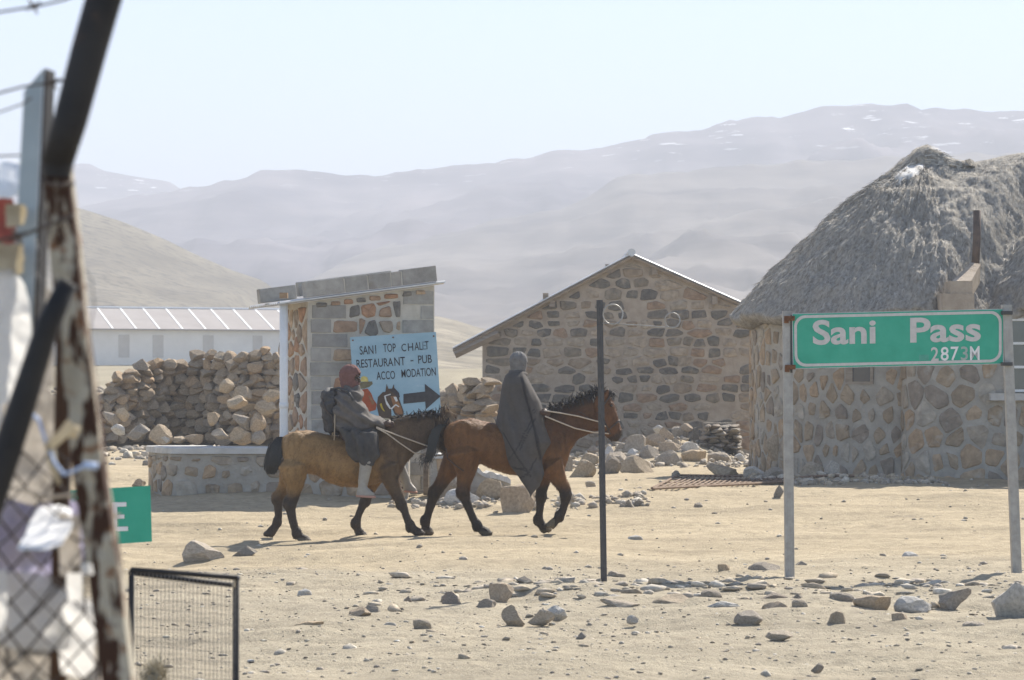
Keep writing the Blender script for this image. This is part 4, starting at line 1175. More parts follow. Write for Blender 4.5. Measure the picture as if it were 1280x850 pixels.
# ------------------------------------------------------------------ green place sign on two posts
def build_sani_sign():
    d = 25.7
    t = thing('road_sign', W(1125, 720, d), 'wide green sign reading Sani Pass 2873M on two grey posts', 'sign')
    TL, TR, BR, BL = (990,392), (1254.5,386), (1254.5,455), (991,461)
    def mp(a, b, n):       # a 0..1 across, b 0..1 upward
        u = (BL[0]*(1-a)+BR[0]*a)*(1-b) + (TL[0]*(1-a)+TR[0]*a)*b
        v = (BL[1]*(1-a)+BR[1]*a)*(1-b) + (TL[1]*(1-a)+TR[1]*a)*b
        return W(u, v, d - n + .03*a)
    v = [mp(a,b,n) for n in (0,-.022) for a,b in ((0,0),(1,0),(1,1),(0,1))]
    pan = part('panel', v, [(0,1,2,3),(7,6,5,4),(0,4,5,1),(1,5,6,2),(2,6,7,3),(3,7,4,0)], M['sign_pale_edge'], t)
    AS = 264.5/69.0
    def rrect(ins, r, n=6):
        pts = []
        ia, ib = ins/AS, ins
        for cx, cy, a0 in ((1-ia-r/AS, ib+r, -90), (1-ia-r/AS, 1-ib-r, 0), (ia+r/AS, 1-ib-r, 90), (ia+r/AS, ib+r, 180)):
            for k in range(n+1):
                a = math.radians(a0 + 90*k/n); pts.append((cx + r/AS*math.cos(a), cy + r*math.sin(a)))
        return pts
    flat('green_ground', [(.003,.01),(.997,.01),(.997,.99),(.003,.99)], M['sign_green'], pan, mp, .003)
    o_, i_ = rrect(.035, .20), rrect(.085, .165)
    n = len(o_)
    part('border_line', [mp(a,b,.006) for a,b in o_] + [mp(a,b,.006) for a,b in i_], [(k,(k+1)%n,n+(k+1)%n,n+k) for k in range(n)], M['sign_white'], pan)
    A = lambda u: (u-990.5)/264.5
    letters('lettering', 'Sani', M['sign_white'], pan, mp, A(1016), A(1095), .42, .875, .025, 1.0, ref='Sn', lift=.006)
    letters('lettering', 'Pass', M['sign_white'], pan, mp, A(1138), A(1226.5), .42, .875, .025, 1.0, ref='Ps', lift=.006)
    x = 1164.0
    for ch, w, mt in (('2',9.5,'sign_white'),('8',10,'sign_white2'),('7',10,'sign_white2'),('3',9,'sign_faded'),('M',12,'sign_white2')):
        letters('numeral', ch, M[mt], pan, mp, A(x), A(x+w), .085, .335, .012, lift=.006); x += w + 2.6
    MB().add([mp(a,b,.0062) for a,b in ((A(1149),.10),(A(1161),.10),(A(1161),.20),(A(1149),.20))], [(0,1,2,3)]).build('patch', M['sign_faded2'], pan)
    # posts
    for (ut, vt, ub, vb, wpx) in ((984, 392, 987, 722, 11.5), (1258, 384, 1271, 719, 11.5)):
        a = W(ut, vt, d+.06); b = W(ub, vb+4, d+.06); w = wpx*d/FPX/2
        mb = MB(); n_ = 16; rings = []
        for k in range(n_+1):
            c = a*(1-k/n_) + b*k/n_
            rings.append([c+np.array((sx*w, sy*w, 0)) for sx, sy in ((-1,-1),(-.3,-1.12),(.3,-1.12),(1,-1),(1,1),(-1,1))])
        mb.loft(rings); p = mb.build('post', M['galv'], t)
        e = MB()
        for k in range(3): pass
        # thin rusty lines, cap
        MB().box(a+np.array((-w*1.05,-w*1.2,-.002)), a+np.array((w*1.05,w*1.05,.022))).build('post_cap', M['galv'], p)
    for u, v in ((987,398),(988,459)):
        c = W(u, v, d-.03); MB().box(c-np.array((.045,.02,.02)), c+np.array((.045,.05,.022))).build('bracket', M['rust'], t)
        c = W(u-4, v+2, d-.02); MB().box(c-np.array((.02,.014,.028)), c+np.array((.02,.02,.02))).build('bolt', M['rust'], t)
    c = W(991, 430, d+.02); MB().box(c+np.array((-.022,-.01,-.26)), c+np.array((-.003,.03,.26))).build('edge_channel', M['dark_steel'], t)
    for v in (391,455):
        c = W(1259, v, d-.02); MB().box(c-np.array((.05,.03,.016)), c+np.array((.045,.05,.016))).build('clamp', M['dark_steel'], t)
M['sign_faded2'] = mk('green_sticker', [(.3,(.06,.30,.22)),(.7,(.09,.36,.27))], 30, .5, 0)
build_sani_sign()

# ------------------------------------------------------------------ dark pole with scroll bracket
def build_scroll_pole():
    d = 24.2
    t = thing('sign_pole', W(755, 735, d), 'thin dark upright pole with empty scrolled wire sign bracket', 'pole')
    a, b = W(749.5, 375, d), W(755, 738, d)
    MB().tube([a, a*.5+b*.5, b], .027, 4).build('pole', M['dark_steel'], t)
    k = d/FPX
    def ring(cu, cv, r, a0, a1, n=26):
        c = W(cu, cv, d); return [c + np.array((r*k*math.cos(q), .004*math.sin(q*2), r*k*math.sin(q))) for q in np.linspace(math.radians(a0), math.radians(a1), n)]
    MB().tube(ring(766, 393, 12.5, 200, -170), .0065, 6).build('scroll', M['galv'], t, True)
    MB().tube(ring(840.5, 400.5, 9.5, 270, -130), .0065, 6).build('scroll', M['galv'], t, True)
    MB().tube([W(753,404,d), W(772,405,d), W(800,406.5,d), W(832,409,d), W(845,409,d), W(850,403,d)], .0058, 6).build('bracket_rod', M['galv'], t, True)
build_scroll_pole()

# ------------------------------------------------------------------ painted blue board
def build_board():
    d = 38.85
    t = thing('painted_board', W(494, 520, d), 'sky blue hand-painted board for chalet restaurant and pub with black arrow', 'sign')
    O_, EX, EY = np.array((437.5,421.5)), np.array((107.5,-6.6)), np.array((6.2,101))
    O2 = O_ + EY
    def px(u, v, n):       # photo pixel on the board
        return W(u, v, d - n)
    def mp(a, b, n):       # a 0..1 across, b 0..1 up
        q = O_ + EX*a + EY*(1-b); return W(q[0], q[1], d-n)
    v = [mp(a,b,n) for n in (0,-.03) for a,b in ((0,0),(1,0),(1,1),(0,1))]
    pan = part('board', v, [(0,1,2,3),(7,6,5,4),(0,4,5,1),(1,5,6,2),(2,6,7,3),(3,7,4,0)], M['board_blue'], t)
    for a in (.12, .88):
        q = mp(a, .95, -.035); z = gz(q[0], q[1]); MB().box((q[0]-.035, q[1], z-.05), (q[0]+.035, q[1]+.07, q[2])).build('leg', M['timber'], t)
    # zoomed photo coordinates -> board pixels
    Zm = lambda x, y: (430 + x/6.8, 405 + y/6.8)
    inv = np.linalg.inv(np.stack([EX, EY], 1))
    def ab(x, y):
        q = inv @ (np.array(Zm(x, y)) - O_); return q[0], 1-q[1]
    def word(txt, x0, yb0, x1, yb1, h, mat='board_black', sp=1.0):
        a0, b0 = ab(x0, yb0); a1, b1 = ab(x1, yb1); _, bt = ab(x0, yb0-h)
        slope = (b1-b0)/(a1-a0) if a1 != a0 else 0
        f = lambda a, b, n: mp(a, b + slope*(a-a0), n)
        letters('lettering', txt, M[mat], pan, f, a0, a1, b0, bt, .007, sp, lift=.004)
    word('SAN', 135, 262, 252, 255, 74); word('I', 268, 252, 275, 251, 72)
    word('TOP', 335, 240, 442, 236, 72); word('C', 490, 234, 530, 232, 66); word('H', 545, 230, 590, 227, 66); word('AL', 600, 224, 668, 220, 68); word('E', 668, 219, 700, 217, 70, 'board_faint'); word('T', 690, 216, 722, 214, 70)
    word('RESTAURA', 108, 375, 420, 358, 72); word('NT', 430, 356, 522, 350, 72); word('-', 566, 318, 590, 316, 10); word('PUB', 632, 338, 748, 330, 70)
    word('ACCO', 278, 476, 436, 466, 70); word('MODATION', 490, 457, 782, 438, 70)
    fl = lambda nm, pts, mt, lift: flat(nm, [ab(*p) for p in pts], M[mt], pan, mp, lift)
    fl('arrow', [(505,678),(514,680),(690,660),(695,726),(822,614),(686,508),(689,574),(505,595)][0:1] + [(512,678),(690,660),(695,726),(822,614),(686,508),(689,574),(505,595)], 'board_black2', .004)
    # painted rider: hat, red coat
    fl('painted_coat', [(140,560),(200,548),(232,590),(250,640),(278,680),(270,730),(210,748),(150,740)], 'paint_red', .0035)
    fl('painted_coat_fold', [(205,610),(225,608),(262,672),(240,690),(228,660)], 'paint_tan', .0045)
    fl('painted_hat_brim', [(120,500),(170,490),(240,488),(244,510),(215,535),(170,550),(130,548)], 'paint_olive', .0045)
    fl('painted_hat_crown', [(140,490),(146,450),(170,442),(198,452),(208,488)], 'paint_yellow', .0055)
    # painted horse: neck, head, ears, blaze, harness
    fl('painted_horse_neck', [(300,790),(278,700),(288,620),(330,578),(400,575),(400,700),(405,800),(340,800)], 'paint_brown', .0035)
    fl('painted_horse_head', [(345,580),(370,550),(430,548),(462,580),(470,640),(492,700),(508,745),(502,778),(470,786),(430,770),(415,730),(380,690),(350,640)], 'paint_brown', .0045)
    fl('painted_horse_cheek', [(395,615),(440,610),(465,660),(492,720),(500,765),(470,775),(435,750),(420,700)], 'paint_tan', .0055)
    fl('painted_ear', [(352,572),(362,508),(382,560)], 'paint_brown', .0055); fl('painted_ear', [(405,556),(424,510),(430,555)], 'paint_brown', .0055)
    fl('painted_forelock', [(385,562),(430,545),(468,585),(475,622),(450,630),(425,590)], 'hairdark', .0062)
    fl('painted_blaze', [(420,620),(445,618),(458,655),(440,660)], 'paint_white', .0065)
    fl('painted_harness', [(340,612),(352,606),(362,650),(392,700),(400,722),(388,722),(358,680)], 'paint_white', .0068)
    fl('painted_harness', [(398,716),(440,680),(470,700),(466,708),(440,692),(404,728)], 'paint_white', .0075)
    fl('painted_harness', [(345,608),(395,592),(398,600),(350,616)], 'paint_white', .0075)
    fl('painted_collar', [(304,680),(318,672),(330,710),(348,745),(336,740),(316,715)], 'paint_gold', .005)
    for a, b in ((.03,.96),(.97,.95),(.5,.965)):
        c = mp(a, b, .004); MB().ball(c, .012, 8, 5).build('screw', M['rust'], pan)
M['hairdark'] = mk('paint_dark_forelock', [(.3,(.03,.025,.03)),(.7,(.06,.05,.055))], 12, .7, 0)
build_board()

# ------------------------------------------------------------------ rusty grating lying on the ground
def build_grating():
    t = thing('metal_grating', (5.0, 41, .2), 'rusty lattice grating lying flat on the sandy yard', 'grating')
    def on(u, v):
        d = 30.0
        while EYE-(v-HOR)*d/FPX > gbase((u-640)*d/FPX, d) and d < 60: d += .02
        x = (u-640)*d/FPX; return np.array((x, d, gz(x, d) + .035))
    A, B, Cc, D = on(815,617), on(905,610), on(1000,600), on(848,597)
    # a long parallelogram: near edge A -> far right tip, far edge D -> tip
    T = on(985, 603); S_ = on(1062, 598)
    mb = MB(); mb.tube([A, A*.5+T*.5, T], .022, 5); mb.tube([A, D], .022, 5); E = on(985,598); mb.tube([D, D*.5+E*.5, E], .018, 5); mb.tube([T, E], .02, 5)
    fr = mb.build('frame', M['grate'], t)
    for k in range(1, 22):
        q = k/22
        a = A*(1-q)+T*q; q2 = min(1, q+.07); b = D*(1-q2)+E*q2
        MB().tube([a, b], .012, 4).build('bar', M['grate'], t)
    for k in range(1, 5):
        q = k/5; a = A*(1-q)+D*q; b = T*(1-q)+E*q; MB().tube([a, b], .010, 4).build('bar', M['grate'], t)
    t2 = thing('metal_strip', S_, 'long rusty metal strip lying behind the left sign post', 'metal strip')
    MB().tube([on(1000,600), on(1040,598.5), on(1068,599)], .022, 4).build('strip', M['grate'], t2)
build_grating()

# ------------------------------------------------------------------ horses and riders (traced proportions, 107.7 px per metre at 33 m)
HD = 33.0; SP = FPX/HD
def hp(u, v, y=0.0): return np.array(((u-640)/SP, HD + y, EYE-(v-HOR)/SP))
def sec_ring(top, bot, w, y=0.0, n=20, pw=.92):
    a, b = np.array(top, float), np.array(bot, float); c = (a+b)/2; h = (a-b)/2
    ring = []
    for k in range(n):
        q = 2*math.pi*k/n; cs, sn = math.cos(q), math.sin(q)
        cs = math.copysign(abs(cs)**pw, cs); sn = math.copysign(abs(sn)**pw, sn)
        p = c + h*cs; ring.append(hp(p[0], p[1], y + w*sn))
    return ring
def limb(mb, path, y, lat=.82, n=12):
    q0, q1 = path[0], path[1]
    path = [(q0[0]*1.7-q1[0]*.7, q0[1]*1.7-q1[1]*.7, q0[2]*.45) + tuple(q0[3:])] + list(path)
    pts = np.array([p[:2] for p in path], float); w = [p[2] for p in path]
    ys = [p[3] if len(p) > 3 else y for p in path]
    rings = []
    for i in range(len(pts)):
        t = pts[min(i+1, len(pts)-1)] - pts[max(i-1, 0)]; t /= np.linalg.norm(t)
        nn = np.array((t[1], -t[0]))
        rings.append([hp(*(pts[i] + nn*w[i]*math.cos(2*math.pi*k/n)), ys[i] + lat*w[i]/SP*math.sin(2*math.pi*k/n)) for k in range(n)])
    mb.loft(rings)
def hair_strands(name, parent, roots, dirs, length, w, mat, seed, grav=.5, curl=.25, segs=5, jitter=.25, follow=None):
    """locks of hair as thin tapering strips, two crossed strips each"""
    rs = np.random.RandomState(seed); V = []; F = []
    for p, dr in zip(roots, dirs):
        L = length*(.65+.6*rs.rand()); dv = np.array(dr, float) + rs.normal(size=3)*jitter; dv /= np.linalg.norm(dv)
        c = np.array(p, float); pts = [c.copy()]
        for s in range(segs):
            dv = dv + np.array((0,0,-grav))*(1.0/segs) + rs.normal(size=3)*curl/segs; dv /= np.linalg.norm(dv)
            c = c + dv*L/segs; pts.append(c.copy())
        for ax in ((1,0,0),(0,1,0)):
            o = len(V)
            for s, q in enumerate(pts):
                ww = w*(1-.8*(s/segs)**2)
                V.append(q - np.array(ax)*ww); V.append(q + np.array(ax)*ww)
            for s in range(segs): F.append((o+2*s, o+2*s+1, o+2*s+3, o+2*s+2))
    return part(name, V, F, mat, parent, True)

def coat_colors(v, spec):
    """v world coords of verts; base colours in large patches of the animal's own coat"""
    u = v[:,0]*SP + 640; w = HOR - (v[:,2]-EYE)*SP
    n = fbm(v*7, 3, 61)*.5
    return spec(u, w, v[:,1]-HD, n)
def blend(c, d, f): return c*(1-f[:,None]) + np.array(d)[None]*f[:,None]

def finish_body(name, mb, vox, spec, parent, mat, smooth=5, ripple=.004):
    me = remeshed(mb, vox, smooth)
    v = co_of(me); nn = no_of(me)
    v = v + nn*(ripple*fbm(v*9, 3, 71))[:,None]
    col = coat_colors(v, spec)*((.80, .69, .50) if parent['label'].startswith('red') else (1.06, 1.0, .86))
    set_co(me, v - ORG[parent]); set_col(me, 'coat', col)
    me.name = name; me.materials.append(mat)
    return put(me, name, parent)

def ear(mb, tip, base, w, y):
    t = np.array(hp(*tip, y)); b = np.array(hp(*base, y*.8)); mb.tube([b-(t-b)*.3, b, b*.55+t*.45, b*.15+t*.85, t], [w*.7, w, w*1.0, w*.5, .004], 8)

def horse(idx):
    if idx == 1:
        t = thing('horse', hp(440, 676), 'dun pony with dark legs and black tail carrying the maroon-hooded rider', 'horse', 'ponies ridden along the track')
        torso = [(352.5,549,566,.05),(356,545,576,.13),(362,541.5,585,.19),(372,538.5,591,.225),(383,537.5,592,.235),(396,540,594,.25),(410,543.5,603,.275),(428,546,608.5,.29),(446,547,609.5,.29),(462,543,607,.27),(478,534,603,.23),(489,528,600,.19),(499,530,594,.13),(504,540,586,.06)]
        neck = [((478,531),(498,598),.16,0),((492,523),(507,580),.125,0),((507,520),(519,566),.105,.02),((524,518),(533,560),.09,.06),((543,516),(546,556),.085,.12)]
        head = [((551,515),(536,536),.06,.14),((558,517),(540,547),.082,.17),((565,527),(545,558),.088,.2),((570,540),(551,566),.078,.23),((574,552),(559,571),.06,.26),((576.5,563),(564,576),.055,.28),((576,572),(568,579),.042,.29)]
        legs = [
            ([(368,582,19),(369,597,15.5),(369,609,10.5),(367.5,620,8.2),(364.5,628,8),(364.5,637,6.2),(366.5,648,5.2),(369.5,658,5.2),(372.5,665.5,6),(376.5,670.5,5.4),(380,673,6.4),(384,676,6.8)], -.14),
            ([(366,580,17),(360,598,13),(355,609,9),(350,617,7.8),(346.5,624,7.4),(346.5,634,5.6),(347,646,5.0),(346,653,5.6),(342,660,5.4),(338,665,6),(334.5,669,6.2)], .14),
            ([(472,588,13),(466,603,9),(460,615,7.2),(455.5,626,6.6),(450.5,637,5),(446.5,647,4.8),(444.5,655,5.8),(446,662,5),(449,667,6.2),(452.5,670.5,6.4)], .13),
            ([(484,584,17),(489,597,11.5),(493,609,8.6),(498,620,7.6),(503,629,6.4),(507,640,5.0),(510.5,650,5.2),(514,657,6),(518,661,5.3),(522,664,6),(526,666.5,6)], -.13)]
        ears = [((556,505),(553,517),.026,.10),((561,507),(557,518),.026,.22)]
        def spec(u, w, y, n):
            body = np.tile(np.array((.255,.158,.072)), (len(u), 1))
            body = blend(body, (.30,.205,.11), sstep(w, 600, 560)*0 + sstep(u, 392, 360)*.45)
            body = blend(body, (.235,.135,.05), sstep(w + 10*n, 575, 605)*.7)
            body = blend(body, (.20,.115,.05), sstep(-np.hypot((u-425)/26, (w-562)/16) + n*.25, -1.1, -.5)*.5)
            front = sstep(u + 10*n - (w-560)*.12, 462, 482)
            body = blend(body, (.115,.075,.045), front)
            body = blend(body, (.070,.048,.034), sstep(u + 6*n, 500, 520)*.8)
            legk = sstep(w + 8*n, 606, 628)
            body = blend(body, (.050,.037,.029), legk)
            body = blend(body, (.15,.13,.11), sstep(w, 670.5, 672.5)*.8)
            body = blend(body, (.22,.14,.08), sstep(u, 563, 575)*sstep(w, 545, 560)*.6)
            return body
    else:
        t = thing('horse', hp(620, 667), 'reddish bay horse in front with dark legs under the hooded blanket rider', 'horse', 'ponies ridden along the track')
        torso = [(555.5,538,558,.05),(559,532,566,.13),(565,528,574,.19),(576,524.5,580,.225),(590,522.5,582,.24),(602,526,580,.245),(616,529,587,.26),(634,531.5,593,.275),(652,532,595,.275),(668,527,593,.255),(682,517,590,.215),(694,514,586,.175),(704,522,582,.13),(710,540,576,.07)]
        neck = [((672,522),(706,587),.15,0),((688,512),(713,564),.115,0),((704,507),(722,550),.095,0),((720,500),(735,543),.085,0),((738,492),(748,538),.082,0)]
        head = [((747,488),(741,508),.06,0),((757,489),(744,520),.082,0),((765,498),(745,531),.09,0),((770,512),(750,540),.08,0),((773.5,524),(756,545),.062,0),((776.5,535),(761,549),.056,0),((777.5,543),(766,551.5),.048,0),((774.5,549),(770,552),.025,0)]
        legs = [
            ([(580,566,23),(583,581,16),(582,593,11.5),(580,605,8.8),(580,614,8),(582.5,625,6.4),(587,637,5.2),(592,648,5.2),(597,656,6),(601.5,661,5.4),(606,664,6.4),(610,666.5,6.2)], -.15),
            ([(575,564,19),(564,583,14),(556,596,10),(549.5,607,8.6),(543.5,617,7.6),(539,629,6),(535,642,5.2),(531.5,652,6),(531.5,659,5.2),(533.5,664,6.6),(535,667.5,7)], .14),
            ([(688,582,18),(695,592,12),(700,602,9),(705.5,611,8.2),(708,618,7.2),(706,628,5.3),(703,638,5),(699.5,645,5.8),(695,650,5),(691,653.5,5.8),(687.5,657,5.8)], -.13),
            ([(684,584,14),(680,600,8.8),(677,613,7.4),(676,621,6.8),(675.5,632,5),(674.5,642,4.9),(673.5,650,5.9),(676.5,656,5),(680,660,6.2),(684,663.5,6.2)], .13)]
        ears = [((760.5,486),(756,497),.028,-.07),((757,483),(752,495),.028,.07)]
        def spec(u, w, y, n):
            body = np.tile(np.array((.195,.098,.040)), (len(u), 1))
            body = blend(body, (.24,.125,.052), sstep(u, 640, 600)*sstep(w, 545, 522)*.7)
            body = blend(body, (.21,.125,.052), sstep(w + 6*n, 578, 592)*(sstep(u,590,602)*(1-sstep(u,650,670)))*.8)
            body = blend(body, (.095,.048,.026), sstep(u + 8*n, 660, 690)*sstep(w, 575, 545)*.85)
            body = blend(body, (.055,.034,.024), sstep(-(w - (512 - (u-700)*.42)) + 4*n, -14, -4)*sstep(u, 676, 690)*.75)
            body = blend(body, (.15,.072,.034), sstep(u - (w-540)*.15, 742, 752))
            body = blend(body, (.36,.185,.085), sstep(u*.9 - (w-500)*.36*.9 , 690, 694)*sstep(w, 498, 505)*(1-sstep(w, 536, 541)))
            body = blend(body, (.05,.035,.03), sstep(w + (u-766)*.5, 541, 546)*sstep(u, 752, 758))
            lk = np.where(u < 640, sstep(w + 10*n - (u < 562)*(-6), 596, 624), sstep(w + 7*n, 600, 616))
            body = blend(body, (.042,.032,.027), lk)
            body = blend(body, (.20,.18,.155), np.where((u > 683) & (u < 693) & (w > 648), .9, 0))
            body = blend(body, (.15,.13,.11), sstep(w, 662, 664)*.8)
            return body
    mb = MB()
    mb.loft([sec_ring((u,a),(u,b),w) for u, a, b, w in torso])
    mb.loft([sec_ring(a, b, w, y) for a, b, w, y in neck])
    mb.loft([sec_ring(a, b, w, y) for a, b, w, y in head])
    for path, y in legs:
        limb(mb, path, y)
        hind = len(path) >= 11
        for ix, kf in ((4 if hind else 3, 1.12), (-4, 1.16)):      # hock or knee, and fetlock
            p = path[ix]; r_ = p[2]*kf/SP; mb.ball(hp(p[0] + (-1.2 if hind and ix == 4 else .6 if ix == 3 else -.6), p[1], y), (r_, r_*.86, r_*1.25), 12, 8)
        (ua, va, wa), (ub, vb, wb) = path[-2][:3], path[-1][:3]
        mb.ball(hp(ub-.6, vb-.8, y), (wb*1.12/SP, wb*.98/SP, wb*.62/SP), 12, 7)
    for e in ears: ear(mb, *e)
    # haunch and shoulder muscles
    for s in (-1, 1):
        if idx == 1:
            mb.ball(hp(372, 563, s*.135), (.155,.10,.22), 14, 10); mb.ball(hp(486, 572, s*.115), (.12,.09,.24), 14, 10)
        else:
            mb.ball(hp(580, 550, s*.145), (.17,.10,.24), 14, 10); mb.ball(hp(689, 562, s*.115), (.12,.09,.24), 14, 10)
    # jaw bulge and brow
    if idx == 1: mb.ball(hp(548, 552, .19), (.07,.085,.075), 10, 8)
    else:
        mb.ball(hp(750, 528, 0), (.085,.085,.085), 12, 8)
        for s in (-1, 1): mb.ball(hp(764, 505, s*.072), (.03,.025,.025), 8, 6); mb.ball(hp(775, 539, s*.04), (.02,.02,.025), 8, 6)
    body = finish_body('body', mb, .0105, spec, t, M['coat'], smooth=4)
    # shaggy winter coat: short hairs that lie backward and down, in the coat's own colours
    bme = body.data; bv, bn = co_of(bme), no_of(bme); rc = np.random.RandomState(idx+400)
    cc = np.empty(len(bv)*4, np.float32); bme.attributes['coat'].data.foreach_get('color', cc); cc = cc.reshape(-1, 4)[:,:3]
    pick = rc.randint(0, len(bv), 15000); p, nn = bv[pick], bn[pick]
    low = (HOR-(p[:,2]+ORG[t][2]-EYE)*SP) > 625
    lie = np.array((-.55,0,-.8)) + rc.normal(size=p.shape)*.35; lie -= nn*(lie*nn).sum(1)[:,None]; lie /= np.linalg.norm(lie, axis=1)[:,None]+1e-9
    L_ = (.020+.026*rc.rand(len(p),1))*np.where(low, .55, 1)[:,None]; sd = np.cross(lie, nn)
    a = p - nn*.002; b = p + (lie*.86 + nn*.34)*L_*.6; c = p + (lie*.97 + nn*.22)*L_; w_ = .0026
    hv = np.stack([a - sd*w_, a + sd*w_, b + sd*w_*.8, b - sd*w_*.8, c], 1).reshape(-1, 3)
    k5 = np.arange(len(p))[:,None]*5
    hm = mesh_np('coat_hair', hv, np.concatenate([k5+np.array([[0,1,2]]), k5+np.array([[0,2,3]]), k5+np.array([[3,2,4]])]), M['coat'])
    set_col(hm, 'coat', np.repeat(cc[pick]*(.72+.62*rc.rand(len(p),1)), 5, 0)); put(hm, 'coat_hair', t, kind='stuff')
    # eyes
    for s in (-1, 1):
        c = hp(764, 507, s*.088) if idx == 2 else hp(562, 533, .2 + s*.088)
        MB().ball(c, .016, 10, 7).build('eye', M['eye'], t, True)
    rs = np.random.RandomState(idx*31)
    # mane
    if idx == 2:
        crest = np.array([(684,511),(697,508.5),(710,504),(722,499),(734,493),(745,488),(752,486)]); L, md = .12, (.15,-.55,-.35)
    else:
        crest = np.array([(487,527),(498,521.5),(510,519.5),(523,518),(536,516.5),(548,515)]); L, md = .10, (.12,-.6,-.1)
    roots = []; dirs = []
    upk = .22 if idx == 1 else .35
    for k in range(430):
        q = rs.rand()*(len(crest)-1); i = int(q); p = crest[i]*(1-(q-i)) + crest[i+1]*(q-i)
        yo = np.interp(q, [0, len(crest)-1], [0, .10]) if idx == 1 else 0
        roots.append(hp(p[0], p[1]+1.5, yo + rs.uniform(-.03,.03)))
        up = rs.rand() < upk
        dirs.append((.05+rs.normal()*.2, rs.normal()*.35, .9) if up else (md[0], md[1]*rs.choice((1,1,-1)), .25))
    hair_strands('mane', t, roots, dirs, L, .007, M['hair_mane'], idx, grav=1.5, curl=.5)
    # forelock
    roots = []; dirs = []
    for k in range(90):
        if idx == 2: roots.append(hp(756+rs.uniform(-4,3), 489+rs.uniform(-1,2), rs.uniform(-.04,.04))); dirs.append((.5, rs.normal()*.2, .1))
        else: roots.append(hp(555+rs.uniform(-6,6), 516+rs.uniform(-2,3), .15+rs.uniform(-.05,.05))); dirs.append((.4, -.3+rs.normal()*.3, .3))
    hair_strands('forelock', t, roots, dirs, .13, .006, M['hair_mane'] if idx == 2 else M['hair_tan'], idx+5, grav=1.6, curl=.4)
    # tail: a dock and many long hairs
    if idx == 1:
        tp = [(354,547),(350.5,546),(347,556),(343,570),(340,584),(339,593)]; tw = [3,4,8.5,10,10,6]; yy = 0
    else:
        tp = [(561,532),(553,530.5),(545,537),(541,551),(538.5,565),(534,578)]; tw = [2.5,3.5,4.6,5,6,4.5]; yy = -.03
    V = MB(); rs2 = np.random.RandomState(idx+90); NV = []; NF = []
    tp = np.array(tp, float); 
    def tpos(q):
        i = min(int(q), len(tp)-2); return tp[i]*(1-(q-i)) + tp[i+1]*(q-i)
    for k in range(620 if idx == 1 else 380):
        a = rs2.normal()*.42; bq = rs2.normal()*.42; st = rs2.uniform(.2, 2.6); en = min(len(tp)-1, st + rs2.uniform(1.6, 3.4))
        wv = rs2.normal(size=2)*.8
        for ax in ((1,0,0),(0,1,0)):
            o = len(NV); sg = 7
            for s in range(sg+1):
                q = st + (en-st)*s/sg; p = tpos(q); wd = np.interp(q, range(len(tw)), tw)
                c = hp(p[0] + a*wd + wv[0]*math.sin(q*2+k), p[1] + rs2.normal()*.1, yy + bq*wd/SP*.8)
                ww = .0055*(1-.75*(s/sg)**2)
                NV.append(c - np.array(ax)*ww); NV.append(c + np.array(ax)*ww)
            for s in range(sg): NF.append((o+2*s, o+2*s+1, o+2*s+3, o+2*s+2))
    part('tail', NV, NF, M['hair_black'], t, True)
    if idx == 2:    # wispy tail end
        roots = [hp(533+rs2.normal()*5, 572+rs2.normal()*4, -.03+rs2.normal()*.03) for k in range(70)]
        hair_strands('tail_wisps', t, roots, [(-.5+rs2.normal()*.5, rs2.normal()*.3, -.6) for _ in roots], .09, .003, M['hair_black'], 7, .3, .9)
    # bridle
    B = MB()
    if idx == 2:
        def band(c, ax1, w, r=.010, n=18):
            cx = np.array(c); B.tube([cx_ for cx_ in [hp(c[0]+ax1[0]*math.cos(a), c[1]+ax1[1]*math.cos(a), w*math.sin(a)) for a in np.linspace(0, 2*math.pi, n)]], r, 6)
        band((764,534), (10,-8.5), .072); band((755,505), (10.5,-14.5), .092)
        for s in (-1, 1): B.tube([hp(747,507,s*.075), hp(752,520,s*.098), hp(758,532,s*.084), hp(763,543,s*.062)], .009, 6)
        bits = (761,541,.068); hand = (680,515)
    else:
        def band(c, ax1, w, y, r=.010, n=18):
            B.tube([hp(c[0]+ax1[0]*math.cos(a), c[1]+ax1[1]*math.cos(a), y + w*math.sin(a)) for a in np.linspace(0, 2*math.pi, n)], r, 6)
        band((563,560), (10,-8), .075, .255); band((553,533), (10.5,-14), .094, .18)
        for s in (-1, 1): B.tube([hp(545,534,.18+s*.08), hp(551,546,.21+s*.098), hp(557,558,.24+s*.085), hp(561,568,.26+s*.066)], .009, 6)
        bits = (560,566,.07); hand = (482,532)
    br = B.build('bridle', M['leather'], t, True)
    if idx == 2:
        MB().tube([hp(680,513,-.26), hp(700,516,-.20), hp(722,520,-.15), hp(748,527,-.10), hp(757,533,-.092)], .0085, 6).build('rein', M['rope'], br, True)
        MB().tube([hp(681,520,-.27), hp(698,527,-.20), hp(718,535,-.14), hp(740,540,-.09), hp(761,542,-.075)], .0085, 6).build('rein', M['rope'], br, True)
        MB().tube([hp(722,514,-.115), hp(729,517,-.118), hp(737,524,-.11)], .005, 5).build('strap', M['leather'], br, True)
        MB().tube([hp(558,560,-.20),hp(560,572,-.24),hp(570,581,-.26),hp(580,588,-.27)], .006, 5).build('crupper_cord', M['leather'], t, True)
    else:
        MB().tube([hp(472,533.5,-.30), hp(488,540,-.24), hp(505,546.5,-.16), hp(530,556,-.02), hp(560,566,.18)], .0085, 6).build('rein', M['rope'], br, True)
        MB().tube([hp(472,534.5,-.30), hp(485,541.5,-.26), hp(500,553,-.20), hp(518,566,-.06), hp(545,570,.1), hp(560,568,.185)], .0085, 6).build('rein', M['rope'], br, True)
    return t
horse(1); horse(2)

